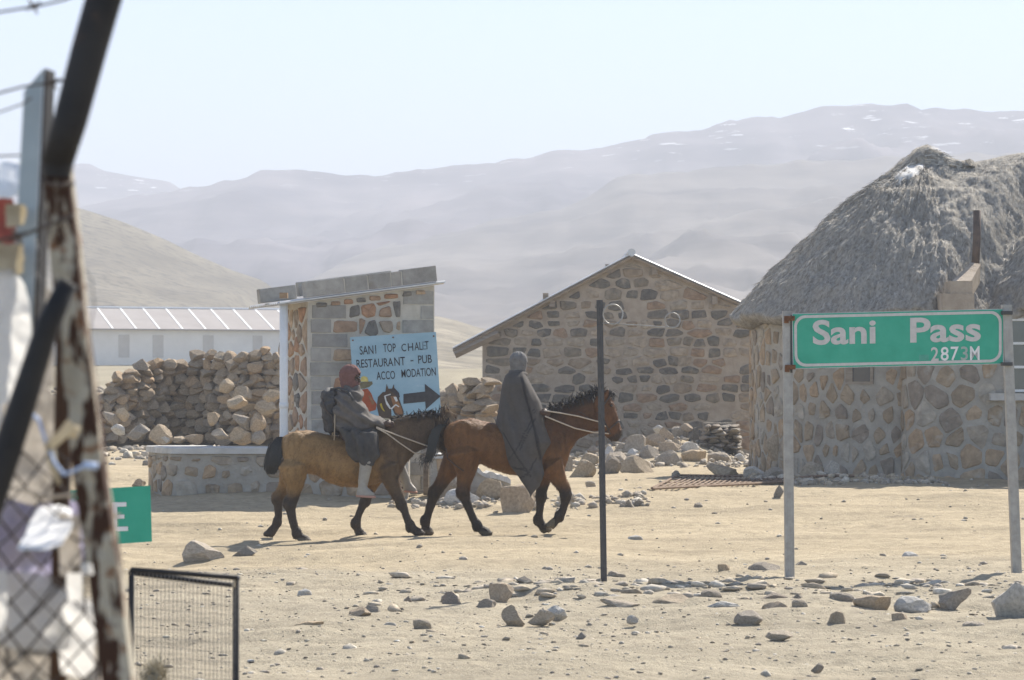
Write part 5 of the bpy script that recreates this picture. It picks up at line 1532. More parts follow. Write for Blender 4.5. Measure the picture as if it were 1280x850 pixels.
# ------------------------------------------------------------------ riders
def hand_shape(mb, wrist, fwd, side, up, s=1.0):
    """palm, four curled fingers of different length and a thumb, in world metres"""
    w = np.array(wrist, float); f = np.array(fwd, float); f /= np.linalg.norm(f); sd = np.array(side, float); sd /= np.linalg.norm(sd); n = np.cross(f, sd)
    pal = w + f*.05*s
    mb.tube([w, w+f*.03*s, w+f*.06*s, w+f*.085*s], [.026*s,.032*s,.036*s,.034*s], 10)
    for k, (o, L) in enumerate(((-.030,.070),(-.010,.082),(.011,.077),(.030,.060))):
        b = w + f*.075*s + sd*o*s
        mb.tube([b, b+f*L*.42*s, b+f*L*.62*s+n*L*.36*s, b+f*L*.38*s+n*L*.66*s], [.0098*s,.0094*s,.0088*s,.0075*s], 7)
    b = w + f*.03*s - sd*.03*s
    mb.tube([b, b+f*.028*s-sd*.02*s+n*.012*s, b+f*.055*s-sd*.012*s+n*.03*s], [.012*s,.011*s,.009*s], 7)
def head_shape(mb, c, fx, s=1.0):
    """fx: facing direction in plan. skull, jaw, nose, brows, lips, ears"""
    c = np.array(c, float); f = np.array((fx[0], fx[1], 0.)); f /= np.linalg.norm(f); r = np.array((-f[1], f[0], 0)); z = np.array((0,0,1.))
    def blob(o, rad, n=12, m=9):
        p = MB().ball((0,0,0), rad, n, m); v = np.array(p.v); v = c + f*(v[:,0:1]+o[0]*s) + r*(v[:,1:2]+o[1]*s) + z*(v[:,2:3]+o[2]*s); mb.add(v, p.f)
    blob((-.012,0,.035), (.100*s,.080*s,.098*s)); blob((.035,0,-.055), (.060*s,.056*s,.066*s)); blob((.045,0,-.095), (.038*s,.036*s,.028*s))
    blob((.098,0,-.030), (.020*s,.014*s,.030*s), 8, 6); blob((.108,0,-.045), (.016*s,.018*s,.013*s), 8, 6)
    for q in (-1, 1):
        blob((.078,.034*q,.018), (.020*s,.026*s,.010*s), 8, 6); blob((.062,.045*q,-.03), (.026*s,.022*s,.024*s), 8, 6); blob((-.005,.083*q,-.02), (.022*s,.010*s,.034*s), 8, 6)
    blob((.083,0,-.072), (.016*s,.026*s,.008*s), 8, 6); blob((.080,0,-.084), (.015*s,.022*s,.008*s), 8, 6)
    return f, r
def balaclava(name, c, f, r, mat, parent, openw, openh, s=1.0, face=True, drop=.16):
    """knitted hood: a shell round the head with a face opening, running down to the collar"""
    z = np.array((0,0,1.)); n, m = 44, 30; V = []
    for j in range(m):
        for i in range(n):
            a = 2*math.pi*i/n
            q = j/(m-1)
            if q < .72:
                e = math.pi*(q/.72)*.62; rr = math.sin(e); zz = math.cos(e)
                p = np.array((.116*rr*math.cos(a) - .012 + .018*(1-zz)*math.cos(a)*.5, .096*rr*math.sin(a), .036 + .112*zz if zz > 0 else .036 + .16*zz))
                last = p
            else:
                k = (q-.72)/.28
                e = math.pi*.62; rr = math.sin(e); zz = math.cos(e)
                p0 = np.array((.116*rr*math.cos(a) - .012 + .018*(1-zz)*math.cos(a)*.5, .096*rr*math.sin(a), .036+.16*zz))
                p1 = np.array((.088*math.cos(a)-.02, .084*math.sin(a), -drop))
                p = p0*(1-k)+p1*k
            bulge = 1 + .02*math.sin(j*2.2)
            p = p*np.array((bulge,bulge,1))*s
            w = np.array(c) + f*p[0] + r*p[1] + z*p[2]
            V.append(w)
    V = np.array(V); V += (.004*fbm(V*30, 2, 5))[:,None]*np.array((1,1,1))
    V += np.tile(.0022*np.sin(np.arange(n)*2*math.pi*11/n), m)[:,None]*(V - np.array(c))/ .1
    F = []
    for q in grid_faces(n, m, True):
        ctr = V[q].mean(0) - np.array(c); a = ctr.dot(f)/s; b = ctr.dot(r)/s; h = ctr[2]/s
        if face and a > .03 and (b/openw)**2 + ((h+.005)/openh)**2 < 1: continue
        F.append(tuple(q))
    F.append(tuple(range(n-1,-1,-1)))
    o = part(name, V, F, mat, parent, True)
    sm = o.modifiers.new('thickness', 'SOLIDIFY'); sm.thickness = .009; sm.offset = 1
    return o
def cloth_body(name, mb, vox, mat, parent, amp=.010, freq=(7,7,4), seed=3, smooth=6, diag=None):
    me = remeshed(mb, vox, smooth); v = co_of(me); nn = no_of(me)
    d = amp*fbm(v*np.array(freq), 3, seed) + amp*.5*fbm(v*np.array(freq)*2.7, 2, seed+5)
    if diag is not None: d = d + diag(v)
    v = v + nn*d[:,None]
    set_co(me, v - ORG[parent]); me.name = name; me.materials.append(mat)
    return put(me, name, parent), v, me
def hsec(v, uL, uR, hw, y=0.0, n=24, pw=.85, dv=0):
    """horizontal section of a garment at photo row v"""
    c = (uL+uR)/2; a = (uR-uL)/2; ring = []
    for k in range(n):
        q = 2*math.pi*k/n; cs, sn = math.cos(q), math.sin(q)
        cs = math.copysign(abs(cs)**pw, cs); sn = math.copysign(abs(sn)**pw, sn)
        ring.append(hp(c + a*cs, v + dv*cs, y + hw*sn))
    return ring

def rider_front():
    t = thing('person', hp(648, 530), 'rider seen from behind wrapped in a long grey striped blanket and grey hood', 'person', 'riders on the ponies')
    # body under the blanket: torso, neck, head, arms to the reins, legs astride
    mb = MB()
    hc = hp(649, 453.5)
    mb.loft([hsec(v, a, b, w) for v, a, b, w in ((541,634,660,.17),(530,635,660,.17),(515,636,659,.15),(495,635,661,.18),(478,635,659,.175),(470,639,656,.12),(465,643,654,.06),(458,644,653.5,.055))])
    f, r = head_shape(mb, hc, (.80,.60), .90)
    for s in (-1, 1):
        mb.tube([hp(646,476,s*.13), hp(648,495,s*.16), hp(655,508,s*.17), hp(667,513,s*.18), hp(674.5,515,s*.20)], [.046,.042,.038,.031,.026], 10)
        hand_shape(mb, hp(674.5,515,s*.20), (.9,-.1*s,-.15), (0,0,1) if s > 0 else (0,0,-1), (0,1,0))
        mb.tube([hp(648,537,s*.14), hp(654,543,s*.27), hp(661,552,s*.31), hp(660,574,s*.325), hp(661,590,s*.325)], [.080,.072,.056,.046,.036], 12)
        mb.tube([hp(660,591,s*.325), hp(663,596,s*.325), hp(669,597,s*.325)], [.036,.034,.026], 10)
    me = remeshed(mb, .009, 2); set_co(me, co_of(me) - ORG[t]); me.name = 'body'; me.materials.append(M['skin']); put(me, 'body', t)
    for s in (-1, 1): MB().ball(hc + f*.088 + r*.033*s + np.array((0,0,-.002)), .0115, 8, 6).build('eye', M['eye'], t, True)
    balaclava('hood', hc, f, r, M['knit_grey'], t, .062, .045, .90)
    # the blanket: wraps the shoulders, spreads over the horse, longest at the near point
    vL = [463,470,482,512,529,543,580,606,618]; uL = [640,632.5,628.5,624,620.8,626,633.5,648,661]
    vR = [463,466,475,502,512,531,553,562,573,592,606,618]; uR = [654,655,659.5,674.5,677.5,681,689,683,678.5,684,678.5,664]
    na, nt = 132, 88; V = []; U2 = []
    def hem(a):     # photo row where the blanket ends, for the angle round the rider: 0 = ahead, pi/2 = towards the camera, pi = behind
        k = [-math.pi, -2.4, -1.57, -.6, -.2, .0, .30, .62, .9, 1.2, 1.45, 1.75, 2.1, 2.45, 2.8, math.pi]
        h = [531, 560, 600, 560, 548, 545, 555, 580, 606, 613, 620, 613, 600, 580, 552, 531]
        return np.interp(a, k, h)
    for j in range(nt):
        tt = j/(nt-1)
        for i in range(na):
            a = -math.pi + 2*math.pi*i/na
            v = 464 + (hem(a)-464)*tt
            L_, R_ = np.interp(v, vL, uL), np.interp(v, vR, uR)
            cs, sn = math.cos(a), math.sin(a)
            u = (L_+R_)/2 + (R_-L_)/2*math.copysign(abs(cs)**.8, cs)
            hw = np.interp(v, [464,467,472,480,500,520,540,560,590,620], [.085,.14,.205,.25,.28,.315,.39,.42,.425,.40])
            y = -hw*math.copysign(abs(sn)**.7, sn)
            V.append(hp(u, v, y)); U2.append((u, v, sn))
    V = np.array(V); U2 = np.array(U2)
    k = sstep(U2[:,1], 466, 500)
    near = np.clip(U2[:,2], 0, 1)
    # folds that fall from the shoulder towards the forward lower edge
    q = (U2[:,0]-648)*.80 - (U2[:,1]-470)*.30
    fold = .018*np.sin(q*.42 + .8*fbm(np.stack([U2[:,0]*.03, U2[:,1]*.03, 0*q], -1), 2, 8)*2) + .034*fbm(np.stack([q*.09, U2[:,1]*.014, 0*q], -1), 3, 4)
    # the overlapping front flap stands proud along its edge
    ex = np.interp(U2[:,1], [464,475,500,520,545,575,600], [649,653.5,660,665,670,675.5,679])
    flap = .040*sstep(U2[:,0], ex-1.2, ex+.6)*np.exp(-np.clip(U2[:,0]-ex, 0, 99)/7)
    V = V + np.array((0,-1.,0))*((fold*k + flap*near*k)*(.35+.65*near))[:,None]
    F = grid_faces(na, nt, True)
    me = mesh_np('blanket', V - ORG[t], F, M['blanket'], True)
    col = np.tile(np.array((.078,.069,.062)), (len(V), 1))
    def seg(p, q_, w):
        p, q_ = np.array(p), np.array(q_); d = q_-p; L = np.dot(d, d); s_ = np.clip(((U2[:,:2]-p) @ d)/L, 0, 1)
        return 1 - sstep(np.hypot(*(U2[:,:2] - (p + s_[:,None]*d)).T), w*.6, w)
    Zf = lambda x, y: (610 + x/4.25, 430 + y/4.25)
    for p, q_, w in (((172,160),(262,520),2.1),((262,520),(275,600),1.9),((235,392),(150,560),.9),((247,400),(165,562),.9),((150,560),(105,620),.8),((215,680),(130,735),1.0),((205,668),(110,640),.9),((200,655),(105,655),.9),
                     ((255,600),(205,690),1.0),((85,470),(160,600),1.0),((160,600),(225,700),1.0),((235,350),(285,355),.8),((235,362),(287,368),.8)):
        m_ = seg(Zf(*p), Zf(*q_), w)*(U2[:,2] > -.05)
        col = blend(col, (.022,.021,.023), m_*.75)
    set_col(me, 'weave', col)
    o = put(me, 'blanket', t)
    sm = o.modifiers.new('thickness', 'SOLIDIFY'); sm.thickness = .010; sm.offset = 1
    # collar roll at the neck
    ring = [hp(647.5 + 9.2*math.cos(a), 466.5 + 1.6*math.cos(a), .105*math.sin(a)) for a in np.linspace(0, 2*math.pi, 28)]
    MB().tube(ring, .026, 8).build('blanket_collar', M['wool_grey'], t, True)
rider_front()

def rider_rear():
    t = thing('person', hp(448, 545), 'rider in maroon balaclava and grey wool cape with white boots and a black backpack', 'person', 'riders on the ponies')
    hc = hp(439, 472)
    mb = MB()
    mb.loft([hsec(v, a, b, w) for v, a, b, w in ((554,424,456,.18),(545,424,456,.18),(530,423,452,.17),(512,421,453,.19),(497,421,451,.20),(490,427,447,.15),(486,432,446,.06),(478,434,446,.058))])
    f, r = head_shape(mb, hc, (.96,-.30))
    for s in (-1, 1):
        mb.tube([hp(434,497,s*.14), hp(440,514,s*.17), hp(453,525,s*.17), hp(470,529,s*.16), hp(480,530,s*.155)], [.048,.044,.038,.031,.026], 10)
        hand_shape(mb, hp(480,530,s*.155), (.95,-.1*s,-.05), (0,0,1) if s > 0 else (0,0,-1), (0,1,0))
        kx = 0 if s < 0 else 16
        mb.tube([hp(440,547,s*.14), hp(452,550,s*.28), hp(463+kx*.6,556,s*.335), hp(460+kx*2,578,s*.35), hp(456+kx*3,604,s*.35)], [.080,.075,.060,.046,.040], 12)
        mb.tube([hp(455+kx*3,608,s*.35), hp(460+kx*3,613,s*.35), hp(468+kx*3,615,s*.35)], [.042,.042,.03], 10)
    me = remeshed(mb, .009, 2); set_co(me, co_of(me) - ORG[t]); me.name = 'body'; me.materials.append(M['skin']); put(me, 'body', t)
    for s in (-1, 1): MB().ball(hc + f*.090 + r*.033*s + np.array((0,0,-.002)), .0115, 8, 6).build('eye', M['eye'], t, True)
    balaclava('balaclava', hc, f, r, M['knit_maroon'], t, .074, .052, 1.04)
    # cape
    mb = MB()
    mb.loft([hsec(v, a, b, w, 0, 28, .8) for v, a, b, w in ((482,430,449,.085),(486,426,451,.13),(490,421,452.5,.19),(497,417.5,453.5,.235),(506,416,456,.265),(514,415.5,461,.285),(521,416,471,.295),(526,416.5,484,.285),(530,417,488.5,.27),(534,418,480,.27),(538,420,462,.26))])
    fold = lambda v: .013*np.sin((-(v[:,0]*SP+640)*.45 + (HOR-(v[:,2]-EYE)*SP)*.85)*.62 + 3*fbm(v*2.5, 2, 9)) + .010*np.sin(((v[:,0]*SP+640)*.9 - (HOR-(v[:,2]-EYE)*SP)*.5)*.35 + 3*fbm(v*3, 2, 12))
    cloth_body('cape', mb, .012, M['wool_grey'], t, .011, (6,6,5), 13, 4, fold)
    # robe over the thighs
    mb = MB()
    mb.loft([hsec(v, a, b, w, 0, 28, .8) for v, a, b, w in ((530,421,462,.24),(537,423,472,.30),(544,428,477,.36),(550,433,478,.37),(556,440,474,.30))])
    for s in (-1, 1):
        mb.loft([hsec(v, a + (9 if s > 0 else 0), b + (9 if s > 0 else 0), w, s*.335, 24, .85, dv=2) for v, a, b, w in ((538,428,473,.07),(548,432,477.5,.10),(558,436,477,.105),(568,440,475,.10),(575,443,472,.09),(580,446,470,.075))])
    fold2 = lambda v: .022*np.sin(((v[:,0]*SP+640)*.9 - (HOR-(v[:,2]-EYE)*SP)*.35)*.42 + 2.5*fbm(v*4, 2, 19))
    cloth_body('robe', mb, .012, M['robe'], t, .014, (8,8,5), 23, 4, fold2)
    # boots
    for s in (-1, 1):
        b = MB()
        if s < 0:
            limb(b, [(459.5,576,8.2),(458.5,586,7.8),(456.5,597,6.8),(455.5,606,6.0),(455.5,612,6.0)], -.35, 1.0)
            b.loft([hsec(v, a, c, w, -.35, 16, .8) for v, a, c, w in ((607,449.5,461,.052),(611,448.5,465,.055),(615,447.5,469.5,.056),(618.3,447.5,471,.056))]); so = (447,471.5,-.35)
        else:
            limb(b, [(496,582,8),(501,592,7.4),(505,600,6.6),(507,606,6.2)], .35, 1.0)
            b.loft([hsec(v, a, c, w, .35, 16, .8) for v, a, c, w in ((603,501,512,.052),(608,501,515,.055),(612,502,519,.056),(615,503,520,.056))]); so = (503,520.5,.35)
        me = remeshed(b, .009, 3); v = co_of(me); v += (.004*fbm(v*14, 2, 3))[:,None]; set_co(me, v - ORG[t]); me.name = 'boot'; me.materials.append(M['rubber_white']); bo = put(me, 'boot', t)
        vv = 618.2 if s < 0 else 615
        mb2 = MB(); mb2.loft([hsec(vv+k, so[0], so[1], .06, so[2], 16, .8, dv=.8) for k in (-.4, 1.0, 2.2)]); mb2.build('sole', M['sole'], bo, True)
    # backpack
    mb = MB()
    mb.loft([hsec(v, a, b, w, 0, 20, .75) for v, a, b, w in ((486,408,421,.10),(490,403.5,423,.15),(498,402,423,.165),(512,402,423,.175),(526,404,423,.175),(538,408,425,.165),(544,413,426,.13))])
    cr = lambda v: .010*np.sin((HOR-(v[:,2]-EYE)*SP)*.3 + 5*fbm(v*4, 2, 33))
    cloth_body('backpack', mb, .012, M['pack'], t, .016, (9,9,9), 43, 3, cr)
    for s in (-1, 1): MB().tube([hp(414,487,s*.1), hp(424,485,s*.13), hp(436,489,s*.19), hp(443,500,s*.255)], .016, 6).build('strap', M['pack'], t, True)
    MB().tube([hp(416,545,-.1), hp(419,528,-.19), hp(421,512,-.22), hp(419,550,-.2)], .008, 5).build('cord', M['rope'], t, True)
    MB().tube([hp(404,497,-.17), hp(408,512,-.185), hp(416,520,-.20), hp(419,535,-.2)], .010, 5).build('pack_strap', M['leather'], t, True)
rider_rear()
# ------------------------------------------------------------------ foreground fence, out of focus
FD = 4.6
def fp(u, v, d=FD): return W(u, v, d)
def fence_parts():
    g = lambda u, d: W(u, 485+EYE*FPX/d, d)      # ground point below pixel column u
    # galvanised angle post behind
    t = thing('fence_post', (fp(28,300,5.0)[0], 5.0, 0), 'grey galvanised angle iron fence post with slanted cut top', 'fence post')
    d = 5.0
    a = [W(54,86,d), W(30,114,d), W(10,470,d), W(-18,900,d), W(5,900,d), W(39,440,d)]
    bot = [W(-110,485+EYE*FPX/d,d), W(-84,485+EYE*FPX/d,d)]
    loop = [a[0], a[1], a[2], a[3], bot[0], bot[1], a[4], a[5]]
    v = loop + [p + np.array((0,.005,0)) for p in loop]; n = len(loop)
    part('flange', v, [tuple(range(n)), tuple(range(2*n-1, n-1, -1))] + [(i,n+i,n+(i+1)%n,(i+1)%n) for i in range(n)], M['galv_post'], t)
    e = [a[0], a[5], a[4], bot[1]]
    v = [p + np.array((.0015,0,0)) for p in e] + [p + np.array((.008,.05,0)) for p in e]
    v2 = v + [p + np.array((.005,0,0)) for p in v]; m = 4
    f = []
    for i in range(3):
        f += [(i,i+1,i+1+m,i+m),(i+8,i+m+8,i+1+m+8,i+1+8),(i,i+8,i+9,i+1),(i+m,i+1+m,i+1+m+8,i+m+8)]
    f += [(0,4,12,8),(3,11,15,7)]
    part('side_flange', v2, f, M['black_iron'], t)
    # bent rusty post
    d = 4.5
    t = thing('fence_post', (fp(110,600,d)[0], d, 0), 'bent rusty post with flaking cream paint leaning against the fence', 'fence post')
    mb = MB(); k = d/FPX
    ax = [(150,-70),(132,-10),(112,60),(88,150),(70,208)]
    mb.tube([W(u,v,d) for u, v in ax], [23*k,23*k,22.5*k,21.5*k,20*k], 14)
    mb.build('upper_tube', M['black_iron'], t, True)
    mb = MB(); rings = []
    for v in list(range(206, 900, 12)) + [1200, 1500, 1800]:
        c = np.interp(v, [206,300,400,500,600,700,850,1800], [69,78,88,100,111,127,146,255]); w = np.interp(v, [206,300,400,600,850,1800], [16,18,17.5,19.5,19,19])
        p = W(c, v, d)
        rings.append([p + np.array((w*k*x_, y_, 0)) for x_, y_ in ((-1,0),(-.96,-.004),(0,-.005 - .001*math.sin(v*.3)),(.96,-.004),(1,0),(1,.052),(.80,.052),(.80,.005),(-1,.005))])
    mb.loft(rings); mb.build('angle_iron', M['flaking'], t)
    MB().tube([W(52,226,d-.012), W(70,232,d-.02), W(90,230,d-.012), W(92,228,d+.04), W(56,222,d+.04), W(52,226,d-.012)], .0035, 6).build('wire_tie', M['wire_dark'], t, True)
    MB().tube([W(72,205,d), W(71,222,d)], [20*k,17*k], 12).build('joint', M['black_iron'], t)
    # braces
    t = thing('fence_brace', (fp(20,560,4.35)[0], 4.4, 1.0), 'thick black slanting brace crossing in front of the plastic bags', 'brace'); d = 4.38; k = d/FPX
    MB().tube([W(86,352,d), W(60,405,d), W(20,530,d), W(-30,680,d), W(-110,930,d), W(-320,485+EYE*FPX/d,d)], [13*k,15*k,18*k,19*k,19*k,19*k], 10).build('bar', M['black_iron'], t, True)
    t = thing('fence_brace', (fp(75,560,4.75)[0], 4.75, 1.0), 'dark rusty back stay close behind the bent cream post', 'brace'); d = 4.75; k = d/FPX
    MB().tube([W(80,395,d), W(80,500,d), W(76,640,d), W(72,900,d), W(60,485+EYE*FPX/d,d)], [10*k,12*k,11*k,11*k,11*k], 8).build('bar', M['rust_dark'], t, True)
    # strand wires
    def strand(lab, pts, d, r=.0022, barbs=(), mat='wire_dark'):
        t = thing('barbed_wire', W(*pts[0], d), lab, 'wire', 'fence wires between the posts')
        P = [W(u, v, dd) for u, v, dd in [(p[0], p[1], d) for p in pts]]
        mb = MB(); mb.tube(P, r, 6); mb.build('strand', M[mat], t, True)
        for bu, bv in barbs:
            c = W(bu, bv, d)
            b = MB(); b.tube([c+np.array((-.012,0,-.006)), c+np.array((.013,0,.007))], r*.9, 5); b.tube([c+np.array((-.008,-.006,.012)), c+np.array((.006,.004,-.012))], r*.9, 5)
            b.tube([c+np.array((-.006,0,0)), c+np.array((.006,0,.001))], r*2.2, 6); b.build('barb', M[mat], t)
    strand('topmost barbed wire running out of the upper corner', [(-60,22),(0,15),(50,7),(80,0),(120,-16)], 4.9, barbs=((42,8),))
    strand('second barbed wire from the top, tied to the leaning tube', [(-60,127),(0,116),(30,108),(60,104),(80,100),(100,92)], 4.9, barbs=((66,103),))
    strand('third thin wire sagging to the grey post', [(-60,158),(0,140),(28,130),(40,122)], 4.95, .0016)
    strand('fourth thin wire just above the white scrap', [(-60,196),(0,195),(30,194),(70,200)], 5.06, .0018)
    strand('thick dark wire crossing both posts below the joint', [(-60,316),(0,300),(25,295),(52,285),(75,276),(93,269)], 4.46, .0032, barbs=((22,296),))
    # chain-link mesh: one woven panel
    t = thing('chain_link_fence', W(20,760,4.62), 'slack chain-link mesh over the rubbish', 'fence')
    d = 4.62; k = d/FPX; NV = MB()
    px, py = 37.0, 42.0
    for c in range(-3, 6):
        pts = []
        for r_ in range(0, 18):
            v = 560 + r_*py/2
            u = -12 + c*px/1 + (px/2 if r_ % 2 else 0)*1.0 + (v-470)*.02 + 4*math.sin(v*.012)
            if u > 124 - (v < 620)*20: continue
            z = .004*(1 if r_ % 2 else -1)
            pts.append(W(u, v + 5*math.sin(u*.05), d + z + .02*math.sin(u*.03)))
        if len(pts) > 2: MB().tube(pts, .0023, 6).build('mesh_wire', M['wire_dark'], t)
        pts2 = []
        for r_ in range(0, 18):
            v = 560 + r_*py/2
            u = -12 + c*px - (px/2 if r_ % 2 else 0) + (v-470)*.02 + 4*math.sin(v*.012) + px
            if u > 124 - (v < 620)*20: continue
            z = -.004*(1 if r_ % 2 else -1)
            pts2.append(W(u, v + 5*math.sin(u*.05), d + z + .02*math.sin(u*.03)))
        if len(pts2) > 2: MB().tube(pts2, .0023, 6).build('mesh_wire', M['wire_dark'], t)
    MB().tube([W(-40,840,d-.01), W(0,806,d-.01), W(50,760,d-.012), W(100,706,d-.01), W(120,690,d-.01)], .0028, 6).build('tension_wire', M['wire_dark'], t, True)
    MB().tube([W(-10,606,d-.02), W(30,612,d-.03), W(60,622,d-.03), W(95,618,d-.02), W(130,642,d-.03), W(150,645,d-.03)], .0035, 6).build('cord', M['rope'], t, True)
    MB().tube([W(112,650,d-.03), W(122,632,d-.035), W(135,622,d-.03)], .004, 6).build('cord', M['rope'], t, True)
M['rust_dark'] = mk('dark_rust', [(.3,(.045,.025,.016)),(.7,(.10,.05,.026))], 14, .95, .3, 60)
fence_parts()

def crumple(name, label, cat, ctr, size, d, mat, seed, group=None, nx=34, ny=34, amp=.03, tilt=0.0, freq=9, th=.0012, lumps=1.0):
    """a crumpled sheet hung up in the fence: real folds in depth, with thickness"""
    c = W(ctr[0], ctr[1], d); w, h = size[0]*d/FPX, size[1]*d/FPX
    I, J = np.meshgrid(np.linspace(-1, 1, nx), np.linspace(-1, 1, ny))
    a = np.arctan2(J, I)
    rad = 1 + .16*fbm(np.stack([np.cos(a)*1.3, np.sin(a)*1.3, 0*a + seed], -1), 3, seed)
    m_ = np.maximum(np.abs(I), np.abs(J)); rr = np.hypot(I, J) + 1e-9
    mixr = .62 + .38*np.where(rr > 0, m_/rr, 1)
    X = I*mixr*rad*w/2*1.08; Z = J*mixr*rad*h/2*1.08
    amp = min(amp, .16*min(w, h))
    p = np.stack([X*freq, Z*freq, 0*X + seed*3.1], -1)
    rid = 1 - np.abs(fbm(p, 4, seed))*1.7
    y = -amp*rid*lumps + amp*.8*fbm(p*.4, 2, seed+5) + (I**2+J**2)*amp*.4
    y = y + tilt*Z
    X = X + .5*amp*fbm(p*1.1 + 9, 3, seed+7); Z = Z + .5*amp*fbm(p*1.1 + 19, 3, seed+8)
    V = np.stack([X, y, Z], -1).reshape(-1, 3)
    me = mesh_np(name, V, grid_faces(nx, ny), M[mat], True)
    o = put(me, name, loc=c); sm = o.modifiers.new('thickness', 'SOLIDIFY'); sm.thickness = th
    tag(o, label, cat, group); return o
GB = 'plastic scraps caught in the fence'
crumple('plastic_bag', 'white plastic scrap beside the grey post, topmost of the rubbish', 'plastic bag', (6,226), (42,44), 5.2, 'bag_bright', 1, GB, tilt=.9)
crumple('plastic_scrap', 'red plastic scrap below the topmost white one', 'plastic scrap', (-2,290), (46,90), 5.25, 'rag_red', 2, GB)
crumple('rag', 'small cream tuft of rag under the topmost white scrap', 'rag', (20,268), (24,26), 4.95, 'rag_cream', 3, GB)
crumple('rag', 'yellowish torn rag halfway up the grey post', 'rag', (10,322), (34,36), 4.95, 'rag_cream', 4, GB)
crumple('plastic_bag', 'long white plastic sheet hanging behind the black brace', 'plastic bag', (6,450), (56,190), 4.95, 'bag_white', 5, GB, 44, 60, .035)
crumple('plastic_bag', 'pale grey plastic hanging between brace and back stay', 'plastic bag', (52,430), (34,120), 5.1, 'bag_grey', 15, GB, 34, 50, .03)
crumple('plastic_bag', 'big grimy pale plastic sheet behind the upper mesh', 'plastic bag', (42,590), (92,200), 4.8, 'bag_grey', 6, GB, 50, 60, .05)
crumple('plastic_bag', 'lilac plastic bag stuffed behind the mesh', 'plastic bag', (34,680), (140,100), 4.76, 'bag_blue', 7, GB, 60, 60, .05)
crumple('plastic_bag', 'bright white crumpled piece on top of the lilac bag', 'plastic bag', (60,654), (54,46), 4.60, 'bag_bright', 8, GB, 30, 30, .02, 2.6)
crumple('plastic_bag', 'torn white strips hanging beside the bright white piece', 'plastic bag', (88,680), (26,74), 4.62, 'bag_grey', 9, GB, 26, 40, .02)
crumple('plastic_bag', 'large grey plastic sheet filling the lowest part of the mesh', 'plastic bag', (35,840), (190,170), 4.80, 'bag_grey', 10, GB, 60, 60, .05)
crumple('plastic_bag', 'pale bulging bag in the middle of the mesh under the lilac one', 'plastic bag', (30,762), (120,80), 4.72, 'bag_white', 21, GB, 40, 34, .04, .5)
crumple('plastic_bag', 'white bag low beside the rusty back stay', 'plastic bag', (98,800), (46,90), 4.70, 'bag_white', 22, GB, 30, 40, .03)
crumple('plastic_scrap', 'thin white strip at the outer edge of the mesh', 'plastic scrap', (2,748), (14,70), 4.55, 'bag_white', 11, GB, 16, 40, .015)
crumple('plastic_scrap', 'small white blob stuck at the bent post', 'plastic scrap', (110,710), (14,14), 4.45, 'bag_white', 12, GB, 18, 18, .012)
crumple('plastic_scrap', 'small bluish white strip under the white blob', 'plastic scrap', (94,735), (18,34), 4.55, 'bag_white', 13, GB, 18, 26, .012)
def twists():
    t = thing('knotted_rag', W(75,545,4.42), 'pale twisted cloth knotted round the bent post', 'rag'); d = 4.42; k = d/FPX
    MB().tube([W(60,560,d), W(68,552,d-.01), W(78,543,d-.012), W(88,533,d-.01), W(93,536,d), W(90,548,d)], [6*k,7*k,7*k,9*k,8*k,5*k], 10).build('cloth', M['rag_cream'], t, True)
    MB().tube([W(63,560,d), W(66,580,d-.004), W(70,596,d), W(74,604,d+.02)], [6*k,6*k,4*k,3*k], 8).build('cloth_tail', M['rag_cream'], t, True)
    t = thing('blue_twine', W(85,585,4.40), 'bright blue twine tied round the bent post', 'twine'); d = 4.40
    MB().tube([W(40,518,d+.1), W(48,524,d+.06), W(56,548,d+.03), W(68,578,d), W(80,593,d-.008), W(92,589,d-.014), W(106,582,d-.016), W(120,582,d-.012)], .0028, 8).build('strand', M['twine_blue'], t, True)
    MB().tube([W(104,581,d-.02), W(122,583,d-.02)], .0055, 8).build('wrap', M['twine_blue'], t, True)
twists()
# fine dead stalks and loose wire between the posts
def loose_wire():
    t = thing('loose_wire', W(112,330,4.6), 'tangle of thin loose wire beside the bent post', 'wire'); d = 4.6
    rs = np.random.RandomState(9)
    for k, pts in enumerate(([(100,330),(108,338),(115,350),(118,380),(112,420)], [(42,340),(52,350),(48,370),(60,385),(66,372)], [(96,300),(104,318),(100,345),(110,360)], [(44,300),(50,318),(44,332),(56,352),(50,372)])):
        MB().tube([W(u, v, d + rs.uniform(-.01,.01)) for u, v in pts], .0011, 5).build('strand', M['wire'], t, True)
loose_wire()

# ------------------------------------------------------------------ half-hidden small green sign
def build_small_sign():
    d = 14.0
    t = thing('road_sign', W(140, 690, d), 'small green sign mostly hidden behind the bent post', 'sign')
    def mp(u, v, n): return W(u, v, d - n)
    q = [(88,684),(190,677),(188,607),(88,613)]
    v = [mp(*p, 0) for p in q] + [mp(*p, -.012) for p in q]
    pan = part('panel', v, [(0,1,2,3),(7,6,5,4),(0,4,5,1),(1,5,6,2),(2,6,7,3),(3,7,4,0)], M['sign_green'], t)
    def bar(u0, v0, u1, v1): part('lettering', [mp(u0,v1,.004), mp(u1,v1-.4,.004), mp(u1,v0-.4,.004), mp(u0,v0,.004)], [(0,1,2,3)], M['sign_white2'], pan)
    bar(140,628,146.5,664); bar(146.5,628,158,633.5); bar(146.5,643.5,155.5,648.5); bar(146.5,658.5,160,664)
    z = gz(*W(124,690,d)[:2])
    p = W(124, 684, d); MB().tube([(p[0], d+.04, z-.05), (p[0], d+.04, W(124,612,d)[2])], .022, 8).build('post', M['galv'], t, True)
build_small_sign()

